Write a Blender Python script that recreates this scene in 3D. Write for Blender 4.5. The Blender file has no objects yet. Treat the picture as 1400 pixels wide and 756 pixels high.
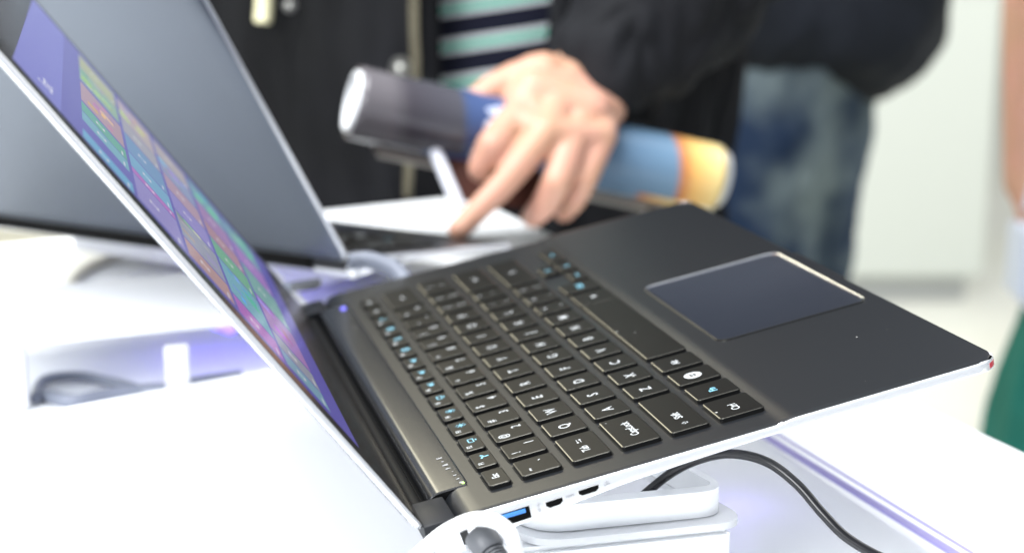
import bpy, bmesh, math, random
from mathutils import Vector, Matrix, Euler, noise
random.seed(7)
S = bpy.context.scene
C = S.collection
PI = math.pi
MM = 0.001

# ---------------------------------------------------------------- colour + materials
def lin(c):
    return tuple(((v/255)/12.92 if v/255 <= 0.04045 else ((v/255+0.055)/1.055)**2.4) for v in c)

def mat(name, col, rough=0.5, metal=0.0, spec=0.5, trans=0.0, emit=None, es=0.0, bump=None, var=None, specks=0.0, coat=0.0, sub=0.0, ior=1.45):
    m = bpy.data.materials.new(name); m.use_nodes = True
    nt = m.node_tree; b = nt.nodes['Principled BSDF']
    b.inputs['Base Color'].default_value = (*col, 1)
    b.inputs['Roughness'].default_value = rough
    b.inputs['Metallic'].default_value = metal
    b.inputs['Specular IOR Level'].default_value = spec
    b.inputs['Transmission Weight'].default_value = trans
    b.inputs['IOR'].default_value = ior
    b.inputs['Coat Weight'].default_value = coat
    if sub:
        b.inputs['Subsurface Weight'].default_value = sub
        b.inputs['Subsurface Radius'].default_value = (0.008, 0.003, 0.0015)
        b.inputs['Subsurface Scale'].default_value = 1.0
    if emit:
        b.inputs['Emission Color'].default_value = (*emit, 1)
        b.inputs['Emission Strength'].default_value = es
    tc = nt.nodes.new('ShaderNodeTexCoord')
    if bump:                                   # (scale, strength, distance)
        n = nt.nodes.new('ShaderNodeTexNoise'); n.inputs['Scale'].default_value = bump[0]; n.inputs['Detail'].default_value = 4
        nt.links.new(tc.outputs['Object'], n.inputs['Vector'])
        bp = nt.nodes.new('ShaderNodeBump'); bp.inputs['Strength'].default_value = bump[1]; bp.inputs['Distance'].default_value = bump[2]
        nt.links.new(n.outputs['Fac'], bp.inputs['Height']); nt.links.new(bp.outputs['Normal'], b.inputs['Normal'])
    last = None
    if var:                                    # (scale, second colour)
        n = nt.nodes.new('ShaderNodeTexNoise'); n.inputs['Scale'].default_value = var[0]; n.inputs['Detail'].default_value = 5
        nt.links.new(tc.outputs['Object'], n.inputs['Vector'])
        rp = nt.nodes.new('ShaderNodeValToRGB'); rp.color_ramp.elements[0].position = 0.38; rp.color_ramp.elements[1].position = 0.64
        rp.color_ramp.elements[0].color = (*col, 1); rp.color_ramp.elements[1].color = (*var[1], 1)
        nt.links.new(n.outputs['Fac'], rp.inputs['Fac']); last = rp.outputs['Color']
        nt.links.new(last, b.inputs['Base Color'])
    if specks:                                 # dust specks: tiny pale dots
        v = nt.nodes.new('ShaderNodeTexVoronoi'); v.inputs['Scale'].default_value = 170; v.feature = 'F1'
        nt.links.new(tc.outputs['Object'], v.inputs['Vector'])
        sp = nt.nodes.new('ShaderNodeSeparateColor'); nt.links.new(v.outputs['Color'], sp.inputs['Color'])
        md = nt.nodes.new('ShaderNodeMath'); md.operation = 'MULTIPLY'; md.inputs[1].default_value = specks
        nt.links.new(sp.outputs['Red'], md.inputs[0])
        pw = nt.nodes.new('ShaderNodeMath'); pw.operation = 'POWER'; pw.inputs[1].default_value = 9
        nt.links.new(sp.outputs['Green'], pw.inputs[0])
        ml = nt.nodes.new('ShaderNodeMath'); ml.operation = 'MULTIPLY'
        nt.links.new(md.outputs[0], ml.inputs[0]); nt.links.new(pw.outputs[0], ml.inputs[1])
        lt = nt.nodes.new('ShaderNodeMath'); lt.operation = 'LESS_THAN'
        nt.links.new(v.outputs['Distance'], lt.inputs[0]); nt.links.new(ml.outputs[0], lt.inputs[1])
        mx = nt.nodes.new('ShaderNodeMix'); mx.data_type = 'RGBA'
        nt.links.new(lt.outputs[0], mx.inputs[0])
        if last: nt.links.new(last, mx.inputs[6])
        else: mx.inputs[6].default_value = (*col, 1)
        mx.inputs[7].default_value = (0.35, 0.35, 0.33, 1)
        nt.links.new(mx.outputs[2], b.inputs['Base Color'])
    return m

M = {}
M['deck'] = mat('deck_black_satin', (0.0068, 0.0080, 0.0098), 0.34, 0.0, 0.60, bump=(5200, 0.10, 0.00004), specks=0.12)
M['panel'] = mat('hinge_panel_gloss', (0.014, 0.015, 0.017), 0.22, 0.0, 0.75, bump=(3000, 0.04, 0.00004), specks=0.10)
M['key'] = mat('key_top_black', (0.005, 0.005, 0.0045), 0.36, 0.0, 0.20, bump=(2600, 0.08, 0.00004), specks=0.15)
M['keyedge'] = mat('key_chamfer', (0.075, 0.073, 0.064), 0.28, 0.85, 0.5)
M['keyside'] = mat('key_side', (0.008, 0.008, 0.008), 0.3)
M['gap_black'] = mat('gap_shade_hinge_black', (0.003, 0.003, 0.003), 0.6, spec=0.2)  # black of the key gap shade plates and of hinge parts
M['white_ink'] = mat('legend_white', (0.40, 0.42, 0.43), 0.5)
M['cyan_ink'] = mat('legend_cyan', (0.17, 0.42, 0.54), 0.5)
M['grey_ink'] = mat('legend_grey', (0.16, 0.16, 0.17), 0.6)
M['faint_ink'] = mat('legend_faint', (0.30, 0.31, 0.32), 0.5)
M['silver'] = mat('silver_metal', (0.86, 0.87, 0.89), 0.26, 0.55, 0.5)
M['silverline'] = mat('silver_seam', (0.25, 0.27, 0.29), 0.4, 0.5)
M['bluelid'] = mat('slate_blue_metal', (0.115, 0.132, 0.158), 0.33, 0.55, 0.5, bump=(1800, 0.05, 0.00004))
M['bezel'] = mat('bezel_black', (0.016, 0.014, 0.013), 0.22, 0, 0.6, specks=0.13)
M['hingeblack'] = mat('hinge_black_matte', (0.009, 0.010, 0.013), 0.5, spec=0.35)
M['blackplastic'] = mat('black_plastic', (0.010, 0.010, 0.011), 0.3)
M['pad'] = mat('touchpad_surface', (0.016, 0.019, 0.027), 0.30, 0.0, 0.36, bump=(4000, 0.05, 0.00003))
M['padrim'] = mat('touchpad_chamfer', (0.85, 0.85, 0.87), 0.22, 1.0)
M['portblue'] = mat('port_blue_plastic', (0.05, 0.22, 0.62), 0.35)
M['portmetal'] = mat('port_metal', (0.5, 0.5, 0.5), 0.25, 1.0)
M['hole'] = mat('port_dark', (0.002, 0.002, 0.002), 0.7, spec=0.1)
M['red'] = mat('red_plastic', (0.55, 0.03, 0.05), 0.3)
M['table'] = mat('white_table_gloss', (0.90, 0.92, 0.93), 0.40, 0, 0.30)
M['platform'] = mat('white_platform_gloss', (0.90, 0.92, 0.94), 0.38, 0, 0.30)
M['edge_glow_paint'] = mat('violet_edge_painted_glow', (0.50, 0.46, 0.80), 0.25)  # violet LED light on the platform edge, put into the colour
M['acrylic'] = mat('frosted_acrylic', (0.95, 0.96, 0.98), 0.15, trans=0.30, ior=1.49)
M['acrylic_white'] = mat('white_acrylic', (0.94, 0.95, 0.96), 0.2)
M['led'] = mat('violet_led', (0.3, 0.2, 0.9), 0.4, emit=(0.12, 0.07, 1.0), es=5)
M['ledwhite'] = mat('white_violet_led', (0.8, 0.8, 1), 0.4, emit=(0.65, 0.6, 1.0), es=9)
M['cable_black'] = mat('black_cable_rubber', (0.008, 0.008, 0.010), 0.28, spec=0.6)
M['cable_white'] = mat('white_cable_rubber', (0.83, 0.84, 0.84), 0.35)
M['cable_cream'] = mat('cream_cable', (0.62, 0.60, 0.50), 0.5)
M['cable_grey'] = mat('grey_cable', (0.20, 0.22, 0.27), 0.4)
M['plug_grey'] = mat('grey_plug_rubber', (0.10, 0.105, 0.115), 0.42, bump=(900, 0.35, 0.0003))
M['skin'] = mat('skin', (0.50, 0.285, 0.185), 0.5, sub=0.12, var=(28, (0.56, 0.295, 0.215)))
M['skin_dark'] = mat('skin_jeans_person', (0.50, 0.30, 0.23), 0.5)  # skin of the person in jeans
M['hair'] = mat('black_hair', (0.012, 0.010, 0.009), 0.5, bump=(300, 0.6, 0.002))
M['coat'] = mat('black_coat_cloth', (0.0055, 0.0058, 0.0066), 0.8, spec=0.22, bump=(900, 0.5, 0.0006), var=(7, (0.010, 0.0105, 0.013)))
M['jacket'] = mat('dark_jacket_cloth', (0.006, 0.008, 0.011), 0.75, spec=0.3, bump=(500, 0.5, 0.0008), var=(6, (0.013, 0.016, 0.024)))
M['trousers'] = mat('black_trousers', (0.010, 0.010, 0.012), 0.8, spec=0.2)
M['denim'] = mat('blue_denim', (0.018, 0.034, 0.072), 0.85, spec=0.2, bump=(300, 0.5, 0.001), var=(8, (0.18, 0.225, 0.23)))
M['teal'] = mat('teal_skirt_cloth', (0.008, 0.14, 0.105), 0.8, bump=(60, 0.5, 0.004), var=(14, (0.012, 0.19, 0.15)))
M['paleblue'] = mat('pale_blue_blouse', (0.62, 0.68, 0.80), 0.8)
M['shoe'] = mat('dark_shoe', (0.02, 0.018, 0.016), 0.4)
M['brass'] = mat('antique_zip_metal', (0.22, 0.20, 0.14), 0.35, 0.8, bump=(700, 0.8, 0.0008))
M['snap'] = mat('snap_metal', (0.45, 0.45, 0.42), 0.3, 0.9)
M['cream'] = mat('cream_webbing', (0.85, 0.80, 0.52), 0.6)
M['brownleather'] = mat('brown_leather', (0.07, 0.022, 0.014), 0.45, bump=(500, 0.4, 0.0004))
M['whitetrim'] = mat('white_trim', (0.78, 0.80, 0.88), 0.35)
M['paperwhite'] = mat('roll_paper_white', (0.80, 0.82, 0.84), 0.35)
M['floor'] = mat('cream_floor', (0.76, 0.76, 0.68), 0.25, var=(1.2, (0.80, 0.80, 0.74)))
M['counter'] = mat('off_white_counter', (0.62, 0.65, 0.60), 0.5)
M['counterbase'] = mat('grey_plinth', (0.45, 0.46, 0.45), 0.5)
M['wall'] = mat('hall_wall_paint', (0.55, 0.54, 0.48), 0.7, var=(0.8, (0.60, 0.58, 0.50)))
M['navy'] = mat('navy_panel', (0.02, 0.02, 0.08), 0.6)
M['shirt'] = None

def stripes_material():
    m = mat('striped_polo_cloth', (0.01, 0.01, 0.02), 0.85, spec=0.2, bump=(1200, 0.4, 0.0005))
    nt = m.node_tree; b = nt.nodes['Principled BSDF']
    g = nt.nodes.new('ShaderNodeNewGeometry'); s = nt.nodes.new('ShaderNodeSeparateXYZ'); nt.links.new(g.outputs['Position'], s.inputs[0])
    a = nt.nodes.new('ShaderNodeMath'); a.operation = 'MULTIPLY_ADD'; a.inputs[1].default_value = -0.14
    nt.links.new(s.outputs['X'], a.inputs[0]); nt.links.new(s.outputs['Z'], a.inputs[2])
    n = nt.nodes.new('ShaderNodeMath'); n.operation = 'MULTIPLY_ADD'; n.inputs[1].default_value = 1/0.031; n.inputs[2].default_value = -STRIPE0/0.031
    nt.links.new(a.outputs[0], n.inputs[0])
    f = nt.nodes.new('ShaderNodeMath'); f.operation = 'FRACT'; nt.links.new(n.outputs[0], f.inputs[0])
    r = nt.nodes.new('ShaderNodeValToRGB'); cr = r.color_ramp; cr.interpolation = 'CONSTANT'
    navy = (0.008, 0.009, 0.020, 1); wh = (0.56, 0.58, 0.60, 1); gr = (0.03, 0.33, 0.22, 1)
    cr.elements[0].position = 0; cr.elements[0].color = navy
    cr.elements[1].position = 0.40; cr.elements[1].color = wh
    for p, c in ((0.52, gr), (0.70, wh), (0.84, navy)):
        e = cr.elements.new(p); e.color = c
    nt.links.new(f.outputs[0], r.inputs['Fac']); nt.links.new(r.outputs['Color'], b.inputs['Base Color'])
    return m
STRIPE0 = 1.0507
M['shirt'] = stripes_material()

# ---------------------------------------------------------------- object helpers
def link(o, parent=None):
    C.objects.link(o)
    if parent is not None: o.parent = parent
    return o

def mesh_obj(name, me, mats, parent=None, smooth=True, auto=True):
    if not isinstance(mats, (list, tuple)): mats = [mats]
    for m in mats: me.materials.append(m)
    if smooth:
        for p in me.polygons: p.use_smooth = True
        if auto:
            try: me.set_sharp_from_angle(angle=math.radians(35))
            except Exception: pass
    o = bpy.data.objects.new(name, me)
    return link(o, parent)

def obj(name, bm, mats, parent=None, smooth=True, auto=True):
    me = bpy.data.meshes.new(name); bmesh.ops.recalc_face_normals(bm, faces=bm.faces[:])
    bm.to_mesh(me); bm.free()
    return mesh_obj(name, me, mats, parent, smooth, auto)

def tag(o, label, cat=None, group=None, kind=None):
    if label: o['label'] = label
    if cat: o['category'] = cat
    if group: o['group'] = group
    if kind: o['kind'] = kind
    return o

def empty(name, mw=None):
    o = bpy.data.objects.new(name, None); o.empty_display_size = 0.05
    if mw is not None: o.matrix_world = mw
    return link(o)

def prism(bm, pts, z0, z1, mi=0):
    """closed vertical prism through a polygon"""
    lo = [bm.verts.new((p[0], p[1], z0)) for p in pts]; hi = [bm.verts.new((p[0], p[1], z1)) for p in pts]
    n = len(pts); fs = [bm.faces.new(lo[::-1]), bm.faces.new(hi)]
    for i in range(n): fs.append(bm.faces.new((lo[i], lo[(i+1) % n], hi[(i+1) % n], hi[i])))
    for f in fs: f.material_index = mi
    return fs

def box(bm, x0, x1, y0, y1, z0, z1, mi=0):
    return prism(bm, [(x0, y0), (x1, y0), (x1, y1), (x0, y1)], z0, z1, mi)

def rrect(x0, x1, y0, y1, r, n=5):
    P = []
    for cx, cy, a in ((x1-r, y1-r, 0), (x0+r, y1-r, 90), (x0+r, y0+r, 180), (x1-r, y0+r, 270)):
        for k in range(n+1):
            t = math.radians(a+90*k/n); P.append((cx+r*math.cos(t), cy+r*math.sin(t)))
    return P

def rings(bm, loops, mis=None, cap0=True, cap1=True, closed=True):
    vs = [[bm.verts.new(p) for p in L] for L in loops]; n = len(loops[0])
    for k in range(len(vs)-1):
        for i in range(n if closed else n-1):
            f = bm.faces.new((vs[k][i], vs[k][(i+1) % n], vs[k+1][(i+1) % n], vs[k+1][i]))
            f.material_index = mis[k] if mis else 0
    if cap0: f = bm.faces.new(vs[0][::-1]); f.material_index = mis[0] if mis else 0
    if cap1: f = bm.faces.new(vs[-1]); f.material_index = mis[-1] if mis else 0
    return vs

def catmull(P, n=8):
    P = [Vector(p) for p in P]; Q = [P[0]*2-P[1]]+P+[P[-1]*2-P[-2]]; out = []
    for i in range(1, len(Q)-2):
        a, b, c, d = Q[i-1], Q[i], Q[i+1], Q[i+2]
        for k in range(n):
            t = k/n
            out.append(0.5*((2*b)+(-a+c)*t+(2*a-5*b+4*c-d)*t*t+(-a+3*b-3*c+d)*t**3))
    out.append(P[-1]); return out

def tube(bm, path, r, seg=14, mi=0, caps=True):
    path = [Vector(p) for p in path]; rr = r if isinstance(r, (list, tuple)) else [r]*len(path)
    up = Vector((0, 0, 1)); t0 = (path[1]-path[0]).normalized()
    if abs(t0.dot(up)) > 0.9: up = Vector((0, 1, 0))
    u = t0.cross(up).normalized(); loops = []
    for i, p in enumerate(path):
        t = (path[min(i+1, len(path)-1)]-path[max(i-1, 0)]).normalized()
        u = (u-t*u.dot(t)).normalized(); v = t.cross(u)
        loops.append([p+(u*math.cos(2*PI*k/seg)+v*math.sin(2*PI*k/seg))*rr[i] for k in range(seg)])
    vs = [[bm.verts.new(q) for q in L] for L in loops]
    for k in range(len(vs)-1):
        for i in range(seg):
            f = bm.faces.new((vs[k][i], vs[k][(i+1) % seg], vs[k+1][(i+1) % seg], vs[k+1][i])); f.material_index = mi
    if caps:
        bm.faces.new(vs[0][::-1]).material_index = mi; bm.faces.new(vs[-1]).material_index = mi

def evaluated(o):
    dg = bpy.context.evaluated_depsgraph_get(); dg.update()
    me = bpy.data.meshes.new_from_object(o.evaluated_get(dg), depsgraph=dg)
    return me

def blob(caps, voxel, smooth=4, disp=None):
    """one continuous surface grown round tapered capsules (p0, r0, p1, r1), fused and smoothed"""
    bm = bmesh.new()
    for p0, r0, p1, r1 in caps:
        p0 = Vector(p0); p1 = Vector(p1)
        for p, r in ((p0, r0), (p1, r1)):
            bmesh.ops.create_icosphere(bm, subdivisions=3, radius=r, matrix=Matrix.Translation(p))
        if (p1-p0).length > 1e-6:
            q = (p1-p0).to_track_quat('Z', 'Y').to_matrix().to_4x4()
            bmesh.ops.create_cone(bm, cap_ends=True, segments=24, radius1=r0, radius2=r1, depth=(p1-p0).length,
                                  matrix=Matrix.Translation((p0+p1)/2) @ q)
    me = bpy.data.meshes.new('tmp'); bm.to_mesh(me); bm.free()
    o = bpy.data.objects.new('tmp', me); C.objects.link(o)
    md = o.modifiers.new('r', 'REMESH'); md.mode = 'VOXEL'; md.voxel_size = voxel
    if smooth:
        sm = o.modifiers.new('s', 'SMOOTH'); sm.factor = 0.5; sm.iterations = smooth
    res = evaluated(o)
    bpy.data.objects.remove(o); bpy.data.meshes.remove(me)
    res.materials.clear()
    if disp:
        sc, amp = disp
        bm = bmesh.new(); bm.from_mesh(res); bm.normal_update()
        for v in bm.verts:
            q = Vector((v.co.x*sc, v.co.y*sc, v.co.z*sc*0.55))
            k = noise.noise(q)*0.7+abs(noise.noise(q*2.3))*0.5
            v.co += v.normal*k*amp
        bm.to_mesh(res); bm.free()
    return res

def text_mesh(s, size, bold=0.0, sx=1.0):
    cu = bpy.data.curves.new('t', 'FONT'); cu.body = s; cu.size = size; cu.align_x = 'CENTER'; cu.align_y = 'CENTER'
    cu.resolution_u = 3; cu.offset = bold; cu.space_character = 0.95
    o = bpy.data.objects.new('t', cu); C.objects.link(o)
    me = evaluated(o); bpy.data.objects.remove(o); bpy.data.curves.remove(cu)
    if sx != 1:
        for v in me.vertices: v.co.x *= sx
    return me

def add_text(bm, s, size, mtx, mi, bold=0.0, sx=1.0):
    me = text_mesh(s, size, bold, sx); nv = len(bm.verts); nf = len(bm.faces)
    bm.from_mesh(me); bm.verts.ensure_lookup_table(); bm.faces.ensure_lookup_table()
    for v in bm.verts[nv:]: v.co = mtx @ v.co
    for f in bm.faces[nf:]: f.material_index = mi; f.smooth = False
    bpy.data.meshes.remove(me)

# ---------------------------------------------------------------- camera
PITCH = math.radians(15.0); FPX = 2364.087; CAM_Z = 1.25
cam_d = bpy.data.cameras.new('camera'); cam = bpy.data.objects.new('camera', cam_d); C.objects.link(cam)
cam.location = (0, 0, CAM_Z); cam.rotation_euler = (PI/2-PITCH, 0, 0)
cam_d.sensor_width = 36; cam_d.lens = FPX/1400*36; cam_d.clip_start = 0.02; cam_d.clip_end = 100
cam_d.dof.use_dof = True; cam_d.dof.focus_distance = 0.610; cam_d.dof.aperture_fstop = 7.5
S.camera = cam
sp_, cp_ = math.sin(PITCH), math.cos(PITCH)

def world_at(px, py, dist):
    """a survey point of the photographed place: bearing read off the photo, distance in mm along the view axis"""
    x, y, z = (px-700)/FPX*dist, (py-378)/FPX*dist, dist
    return Vector((x, -y*sp_+z*cp_, -y*cp_-z*sp_))*MM+Vector((0, 0, CAM_Z))

def on_level(px, py, h):
    """survey point on the level h mm above the camera height"""
    a = world_at(px, py, 1000)-Vector((0, 0, CAM_Z)); t = (h*MM)/a.z
    return a*t+Vector((0, 0, CAM_Z))

# ---------------------------------------------------------------- laptop
# laptop frame, millimetres: x from its left side, y toward the hinge (front = negative), z up
R = Matrix(((-0.24209409, -0.94947777, -0.19970583), (-0.21213751, 0.25264713, -0.94401647), (0.94677776, -0.18617571, -0.26258423)))
CL = Vector((-524.29297, 62.91237, 220.20441))
A = Matrix(((1, 0, 0), (0, -sp_, cp_), (0, -cp_, -sp_)))
rot = A @ R
m1 = Matrix.Translation(Vector((0, 0, CAM_Z))+(rot @ (-CL))*MM) @ rot.to_4x4()

KM, KP, YT, KV, GAP, YN, FH, KB = 13.63, 18.906, 32.625, 18.078, 3.93, 20.81, 7.69, 20.61
HY, HZ = 5.532, -0.3245
W, D = 324.0, 205.3
LID = 2.0283

def mmv(x, yf, z): return Vector((x*MM, -yf*MM, z*MM))

def ztop(y):
    t = min(1, max(0, (y-119.5)/8)); t = t*t*(3-2*t)
    return 0.9*t

def zroll(y): return ztop(y)-(0 if y > 11.5 else (11.5-y)**2*0.11)

def interp(tb, y):
    if y <= tb[0][0]: return tb[0][1]
    for (a, b), (c, d) in zip(tb, tb[1:]):
        if y <= c: return b+(d-b)*(y-a)/(c-a)
    return tb[-1][1]
BOT = [(0, -11.6), (7, -11.0), (24, -8.6), (45, -6.7), (65, -4.9), (90, -3.9), (113, -3.3), (135, -2.9), (205, -2.9)]

def cube_key(bm, x0, x1, y0, y1, zt=1.25, zb=0.05):
    r = 1.1
    def L(ins, z): return [mmv(p[0], p[1], z) for p in rrect(x0+ins, x1-ins, y0+ins, y1-ins, max(0.3, r-ins*0.6), 3)]
    vs = rings(bm, [L(-0.05, zb), L(0.0, zt-0.15), L(0.36, zt)], [2, 1, 1], cap0=False, cap1=False)
    f = bm.faces.new(vs[-1]); f.material_index = 0; f.smooth = False

def txt_mtx(x, yf, z):          # text facing up, reading along +x, tops toward the hinge
    return Matrix.Translation(mmv(x, yf, z))

def glyph(bm, kind, x, y, z, s, mi):
    """small line icons"""
    def bar(ax, ay, bx, by, w):
        d = Vector((bx-ax, by-ay)); l = d.length; n = Vector((-d.y, d.x))/l*w/2
        q = [(ax+n.x, ay+n.y), (bx+n.x, by+n.y), (bx-n.x, by-n.y), (ax-n.x, ay-n.y)]
        f = bm.faces.new([bm.verts.new(mmv(x+a*s, y-b*s, z)) for a, b in q]); f.material_index = mi; f.smooth = False
    def disc(cx, cy, r, r2=None, n=20):
        if r2 is None:
            f = bm.faces.new([bm.verts.new(mmv(x+(cx+r*math.cos(2*PI*k/n))*s, y-(cy+r*math.sin(2*PI*k/n))*s, z)) for k in range(n)]); f.material_index = mi; f.smooth = False
        else:
            o = [bm.verts.new(mmv(x+(cx+r*math.cos(2*PI*k/n))*s, y-(cy+r*math.sin(2*PI*k/n))*s, z)) for k in range(n)]
            i_ = [bm.verts.new(mmv(x+(cx+r2*math.cos(2*PI*k/n))*s, y-(cy+r2*math.sin(2*PI*k/n))*s, z)) for k in range(n)]
            for k in range(n):
                f = bm.faces.new((o[k], o[(k+1) % n], i_[(k+1) % n], i_[k])); f.material_index = mi; f.smooth = False
    if kind == 'left': bar(-1, 0, 1, 0, .22); bar(-1, 0, -.4, .5, .22); bar(-1, 0, -.4, -.5, .22)
    if kind == 'right': bar(-1, 0, 1, 0, .22); bar(1, 0, .4, .5, .22); bar(1, 0, .4, -.5, .22)
    if kind == 'up': bar(0, -.8, 0, .8, .25); bar(0, .8, -.6, .1, .25); bar(0, .8, .6, .1, .25)
    if kind == 'down': bar(0, -.8, 0, .8, .25); bar(0, -.8, -.6, -.1, .25); bar(0, -.8, .6, -.1, .25)
    if kind == 'tab': 
        bar(-.9, .4, 1, .4, .16); bar(-.9, .4, -.5, .7, .16); bar(-.9, .4, -.5, .1, .16); bar(-1.1, .1, -1.1, .75, .16)
        bar(-1, -.4, .9, -.4, .16); bar(.9, -.4, .5, -.1, .16); bar(.9, -.4, .5, -.7, .16); bar(1.1, -.1, 1.1, -.75, .16)
    if kind == 'shift': 
        bar(0, 1, -.9, 0, .2); bar(0, 1, .9, 0, .2); bar(-.9, 0, -.4, 0, .2); bar(.9, 0, .4, 0, .2); bar(-.4, 0, -.4, -.8, .2); bar(.4, 0, .4, -.8, .2); bar(-.4, -.8, .4, -.8, .2)
    if kind == 'enter': bar(-1, -.2, 1, -.2, .22); bar(1, -.2, 1, .7, .22); bar(-1, -.2, -.4, .3, .22); bar(-1, -.2, -.4, -.7, .22)
    if kind == 'sun': disc(0, 0, .45); [bar(.65*math.cos(a), .65*math.sin(a), 1.05*math.cos(a), 1.05*math.sin(a), .2) for a in [k*PI/4 for k in range(8)]]
    if kind == 'gear': disc(0, 0, .8, .42); [bar(.7*math.cos(a), .7*math.sin(a), 1.1*math.cos(a), 1.1*math.sin(a), .3) for a in [k*PI/4+.2 for k in range(8)]]
    if kind == 'spk': bar(-.9, 0, -.3, 0, .7); bar(-.4, 0, .1, .0, 1.2); bar(.5, -.5, .5, .5, .2); bar(.9, -.8, .9, .8, .2)
    if kind == 'mon': bar(-.9, .7, .9, .7, .22); bar(-.9, -.3, .9, -.3, .22); bar(-.9, .7, -.9, -.3, .22); bar(.9, .7, .9, -.3, .22); bar(-.4, -.8, .4, -.8, .25)
    if kind == 'fan': disc(0, 0, .3); [bar(.3*math.cos(a), .3*math.sin(a), 1*math.cos(a+.5), 1*math.sin(a+.5), .4) for a in [k*2*PI/3 for k in range(3)]]
    if kind == 'wifi': disc(0, -.6, .25); bar(-.5, 0, .5, 0, .22); bar(-.9, .6, .9, .6, .22)
    if kind == 'ring': disc(0, 0, .9, .6)

def build_laptop():
    root = empty('laptop')
    # --- base shell (silver side, underside)
    bm = bmesh.new()
    base = rrect(0, W, 4.6, D, 9.5, 8)
    # resample long sides so the profile can curve
    P = []
    n = len(base)
    for i in range(n):
        a, b = base[i], base[(i+1) % n]; L = math.hypot(b[0]-a[0], b[1]-a[1]); k = max(1, int(L/4))
        for j in range(k): P.append((a[0]+(b[0]-a[0])*j/k, a[1]+(b[1]-a[1])*j/k))
    cx, cy = W/2, D/2
    def ring(ins, zf, zadd=0.0):
        out = []
        for x, y in P:
            xi = min(max(x, ins), W-ins) if ins > 0 else x; yi = min(max(y, 4.6+ins*0.5), D-ins) if ins > 0 else y
            out.append(mmv(xi, yi, zf(yi)+zadd))
        return out
    bt = lambda y: interp(BOT, y)
    vs = rings(bm, [ring(1.9, zroll, -0.25), ring(1.3, zroll, -0.12), ring(0.35, zroll, -0.55), ring(0.0, zroll, -1.2), ring(0.0, lambda y: bt(y)+0.4), ring(0.5, bt), ring(3.0, bt, -0.5), ring(26, bt, -3.0)],
               [0]*8, cap0=False, cap1=True)
    shell = obj('base_shell', bm, M['silver'], root)
    # --- deck
    bm = bmesh.new()
    ys = [4.95, 5.2, 5.8, 6.4, 7.0, 8.0, 9.0, 11.5, 15, 30, 60, 90, 110, 117]+[119.5+k for k in range(0, 10)]+[135, 150, 170, 190, 195.4, 196.4, 197.6, 198.8, 200, 201.4, 202.6, 203.4, 204.0, 204.35]
    def xin(y):
        r = 9.2 if y > 100 else 6.0; e = 0.9
        if y > D-r-e*0: 
            dy = y-(D-r-e); dy = min(dy, r-0.01)
            return e+r-math.sqrt(max(0, r*r-dy*dy)) if dy > 0 else e
        if y < 4.9+r:
            dy = min(4.9+r-y, r-0.01); return e+r-math.sqrt(max(0, r*r-dy*dy))
        return e
    rows = []
    for y in ys:
        xi = xin(y); xs = [xi, xi+0.5, xi+3, 20, 25.6, 60, 120, 200, 260, W-25.6, W-20, W-xi-3, W-xi-0.5, W-xi]
        row = []
        for k, x in enumerate(xs):
            z = zroll(y) - (0.22 if k in (0, len(xs)-1) else 0)
            row.append(bm.verts.new(mmv(x, y, z)))
        rows.append((y, row))
    for (ya, ra), (yb, rb) in zip(rows, rows[1:]):
        for i in range(len(ra)-1):
            if yb <= 15 and 4 <= i <= 8: continue          # the hinge panel sits here
            bm.faces.new((ra[i], ra[i+1], rb[i+1], rb[i]))
    deck = obj('keyboard_deck', bm, M['deck'], root)
    # flat black plates: shade of the gaps round the keys put into colour
    bm = bmesh.new()
    keys = []      # x0,x1,y0,y1, list of legends
    def K(x0, x1, y0, y1, leg): keys.append((x0, x1, y0, y1, leg))
    g = GAP/2
    num = ['`~', '1!', '2@', '3#', '4$', '5%', '6^', '7&', '8*', '9(', '0)', '-_', '=+']
    y0, y1 = YT, YT+KV-GAP
    for i, s in enumerate(num): K(KM+i*KP+g, KM+(i+1)*KP-g, y0, y1, [('t', s[0], .74, .72, 5.2), ('t', s[1], .27, .26, 4.6)])
    K(KM+13*KP+g, KM+15*KP-g, y0, y1, [('g', 'left', .5, .5, 3.2)])
    y0 += KV; y1 += KV
    K(KM+g, KM+1.5*KP-g, y0, y1, [('t', 'Tab', .36, .5, 4.2), ('g', 'tab', .70, .5, 2.0)])
    for i, s in enumerate('QWERTYUIOP'): K(KM+(1.5+i)*KP+g, KM+(2.5+i)*KP-g, y0, y1, [('t', s, .46, .50, 5.9)])
    for i, s in enumerate(('[{', ']}')): K(KM+(11.5+i)*KP+g, KM+(12.5+i)*KP-g, y0, y1, [('t', s[0], .5, .72, 4.2), ('t', s[1], .5, .28, 4.2)])
    K(KM+13.5*KP+g, KM+15*KP-g, y0, y1, [('t', '\\', .5, .72, 4.2), ('t', '|', .5, .28, 4.2)])
    y0 += KV; y1 += KV
    K(KM+g, KM+1.75*KP-g, y0, y1, [('t', 'CapsLock', .52, .54, 4.2), ('d', '', .90, .14, 0.5)])
    for i, s in enumerate('ASDFGHJKL'): K(KM+(1.75+i)*KP+g, KM+(2.75+i)*KP-g, y0, y1, [('t', s, .46, .50, 5.9)])
    for i, s in enumerate((';:', "'\"")): K(KM+(10.75+i)*KP+g, KM+(11.75+i)*KP-g, y0, y1, [('t', s[0], .5, .72, 4.4), ('t', s[1], .5, .28, 4.4)])
    K(KM+12.75*KP+g, KM+15*KP-g, y0, y1, [('g', 'enter', .5, .5, 3.0)])
    y0 += KV; y1 += KV
    K(KM+g, KM+2.25*KP-g, y0, y1, [('g', 'shift', .16, .5, 1.6), ('t', 'Shift', .38, .5, 4.2)])
    for i, s in enumerate('ZXCVBNM'): K(KM+(2.25+i)*KP+g, KM+(3.25+i)*KP-g, y0, y1, [('t', s, .46, .50, 5.9)])
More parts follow.
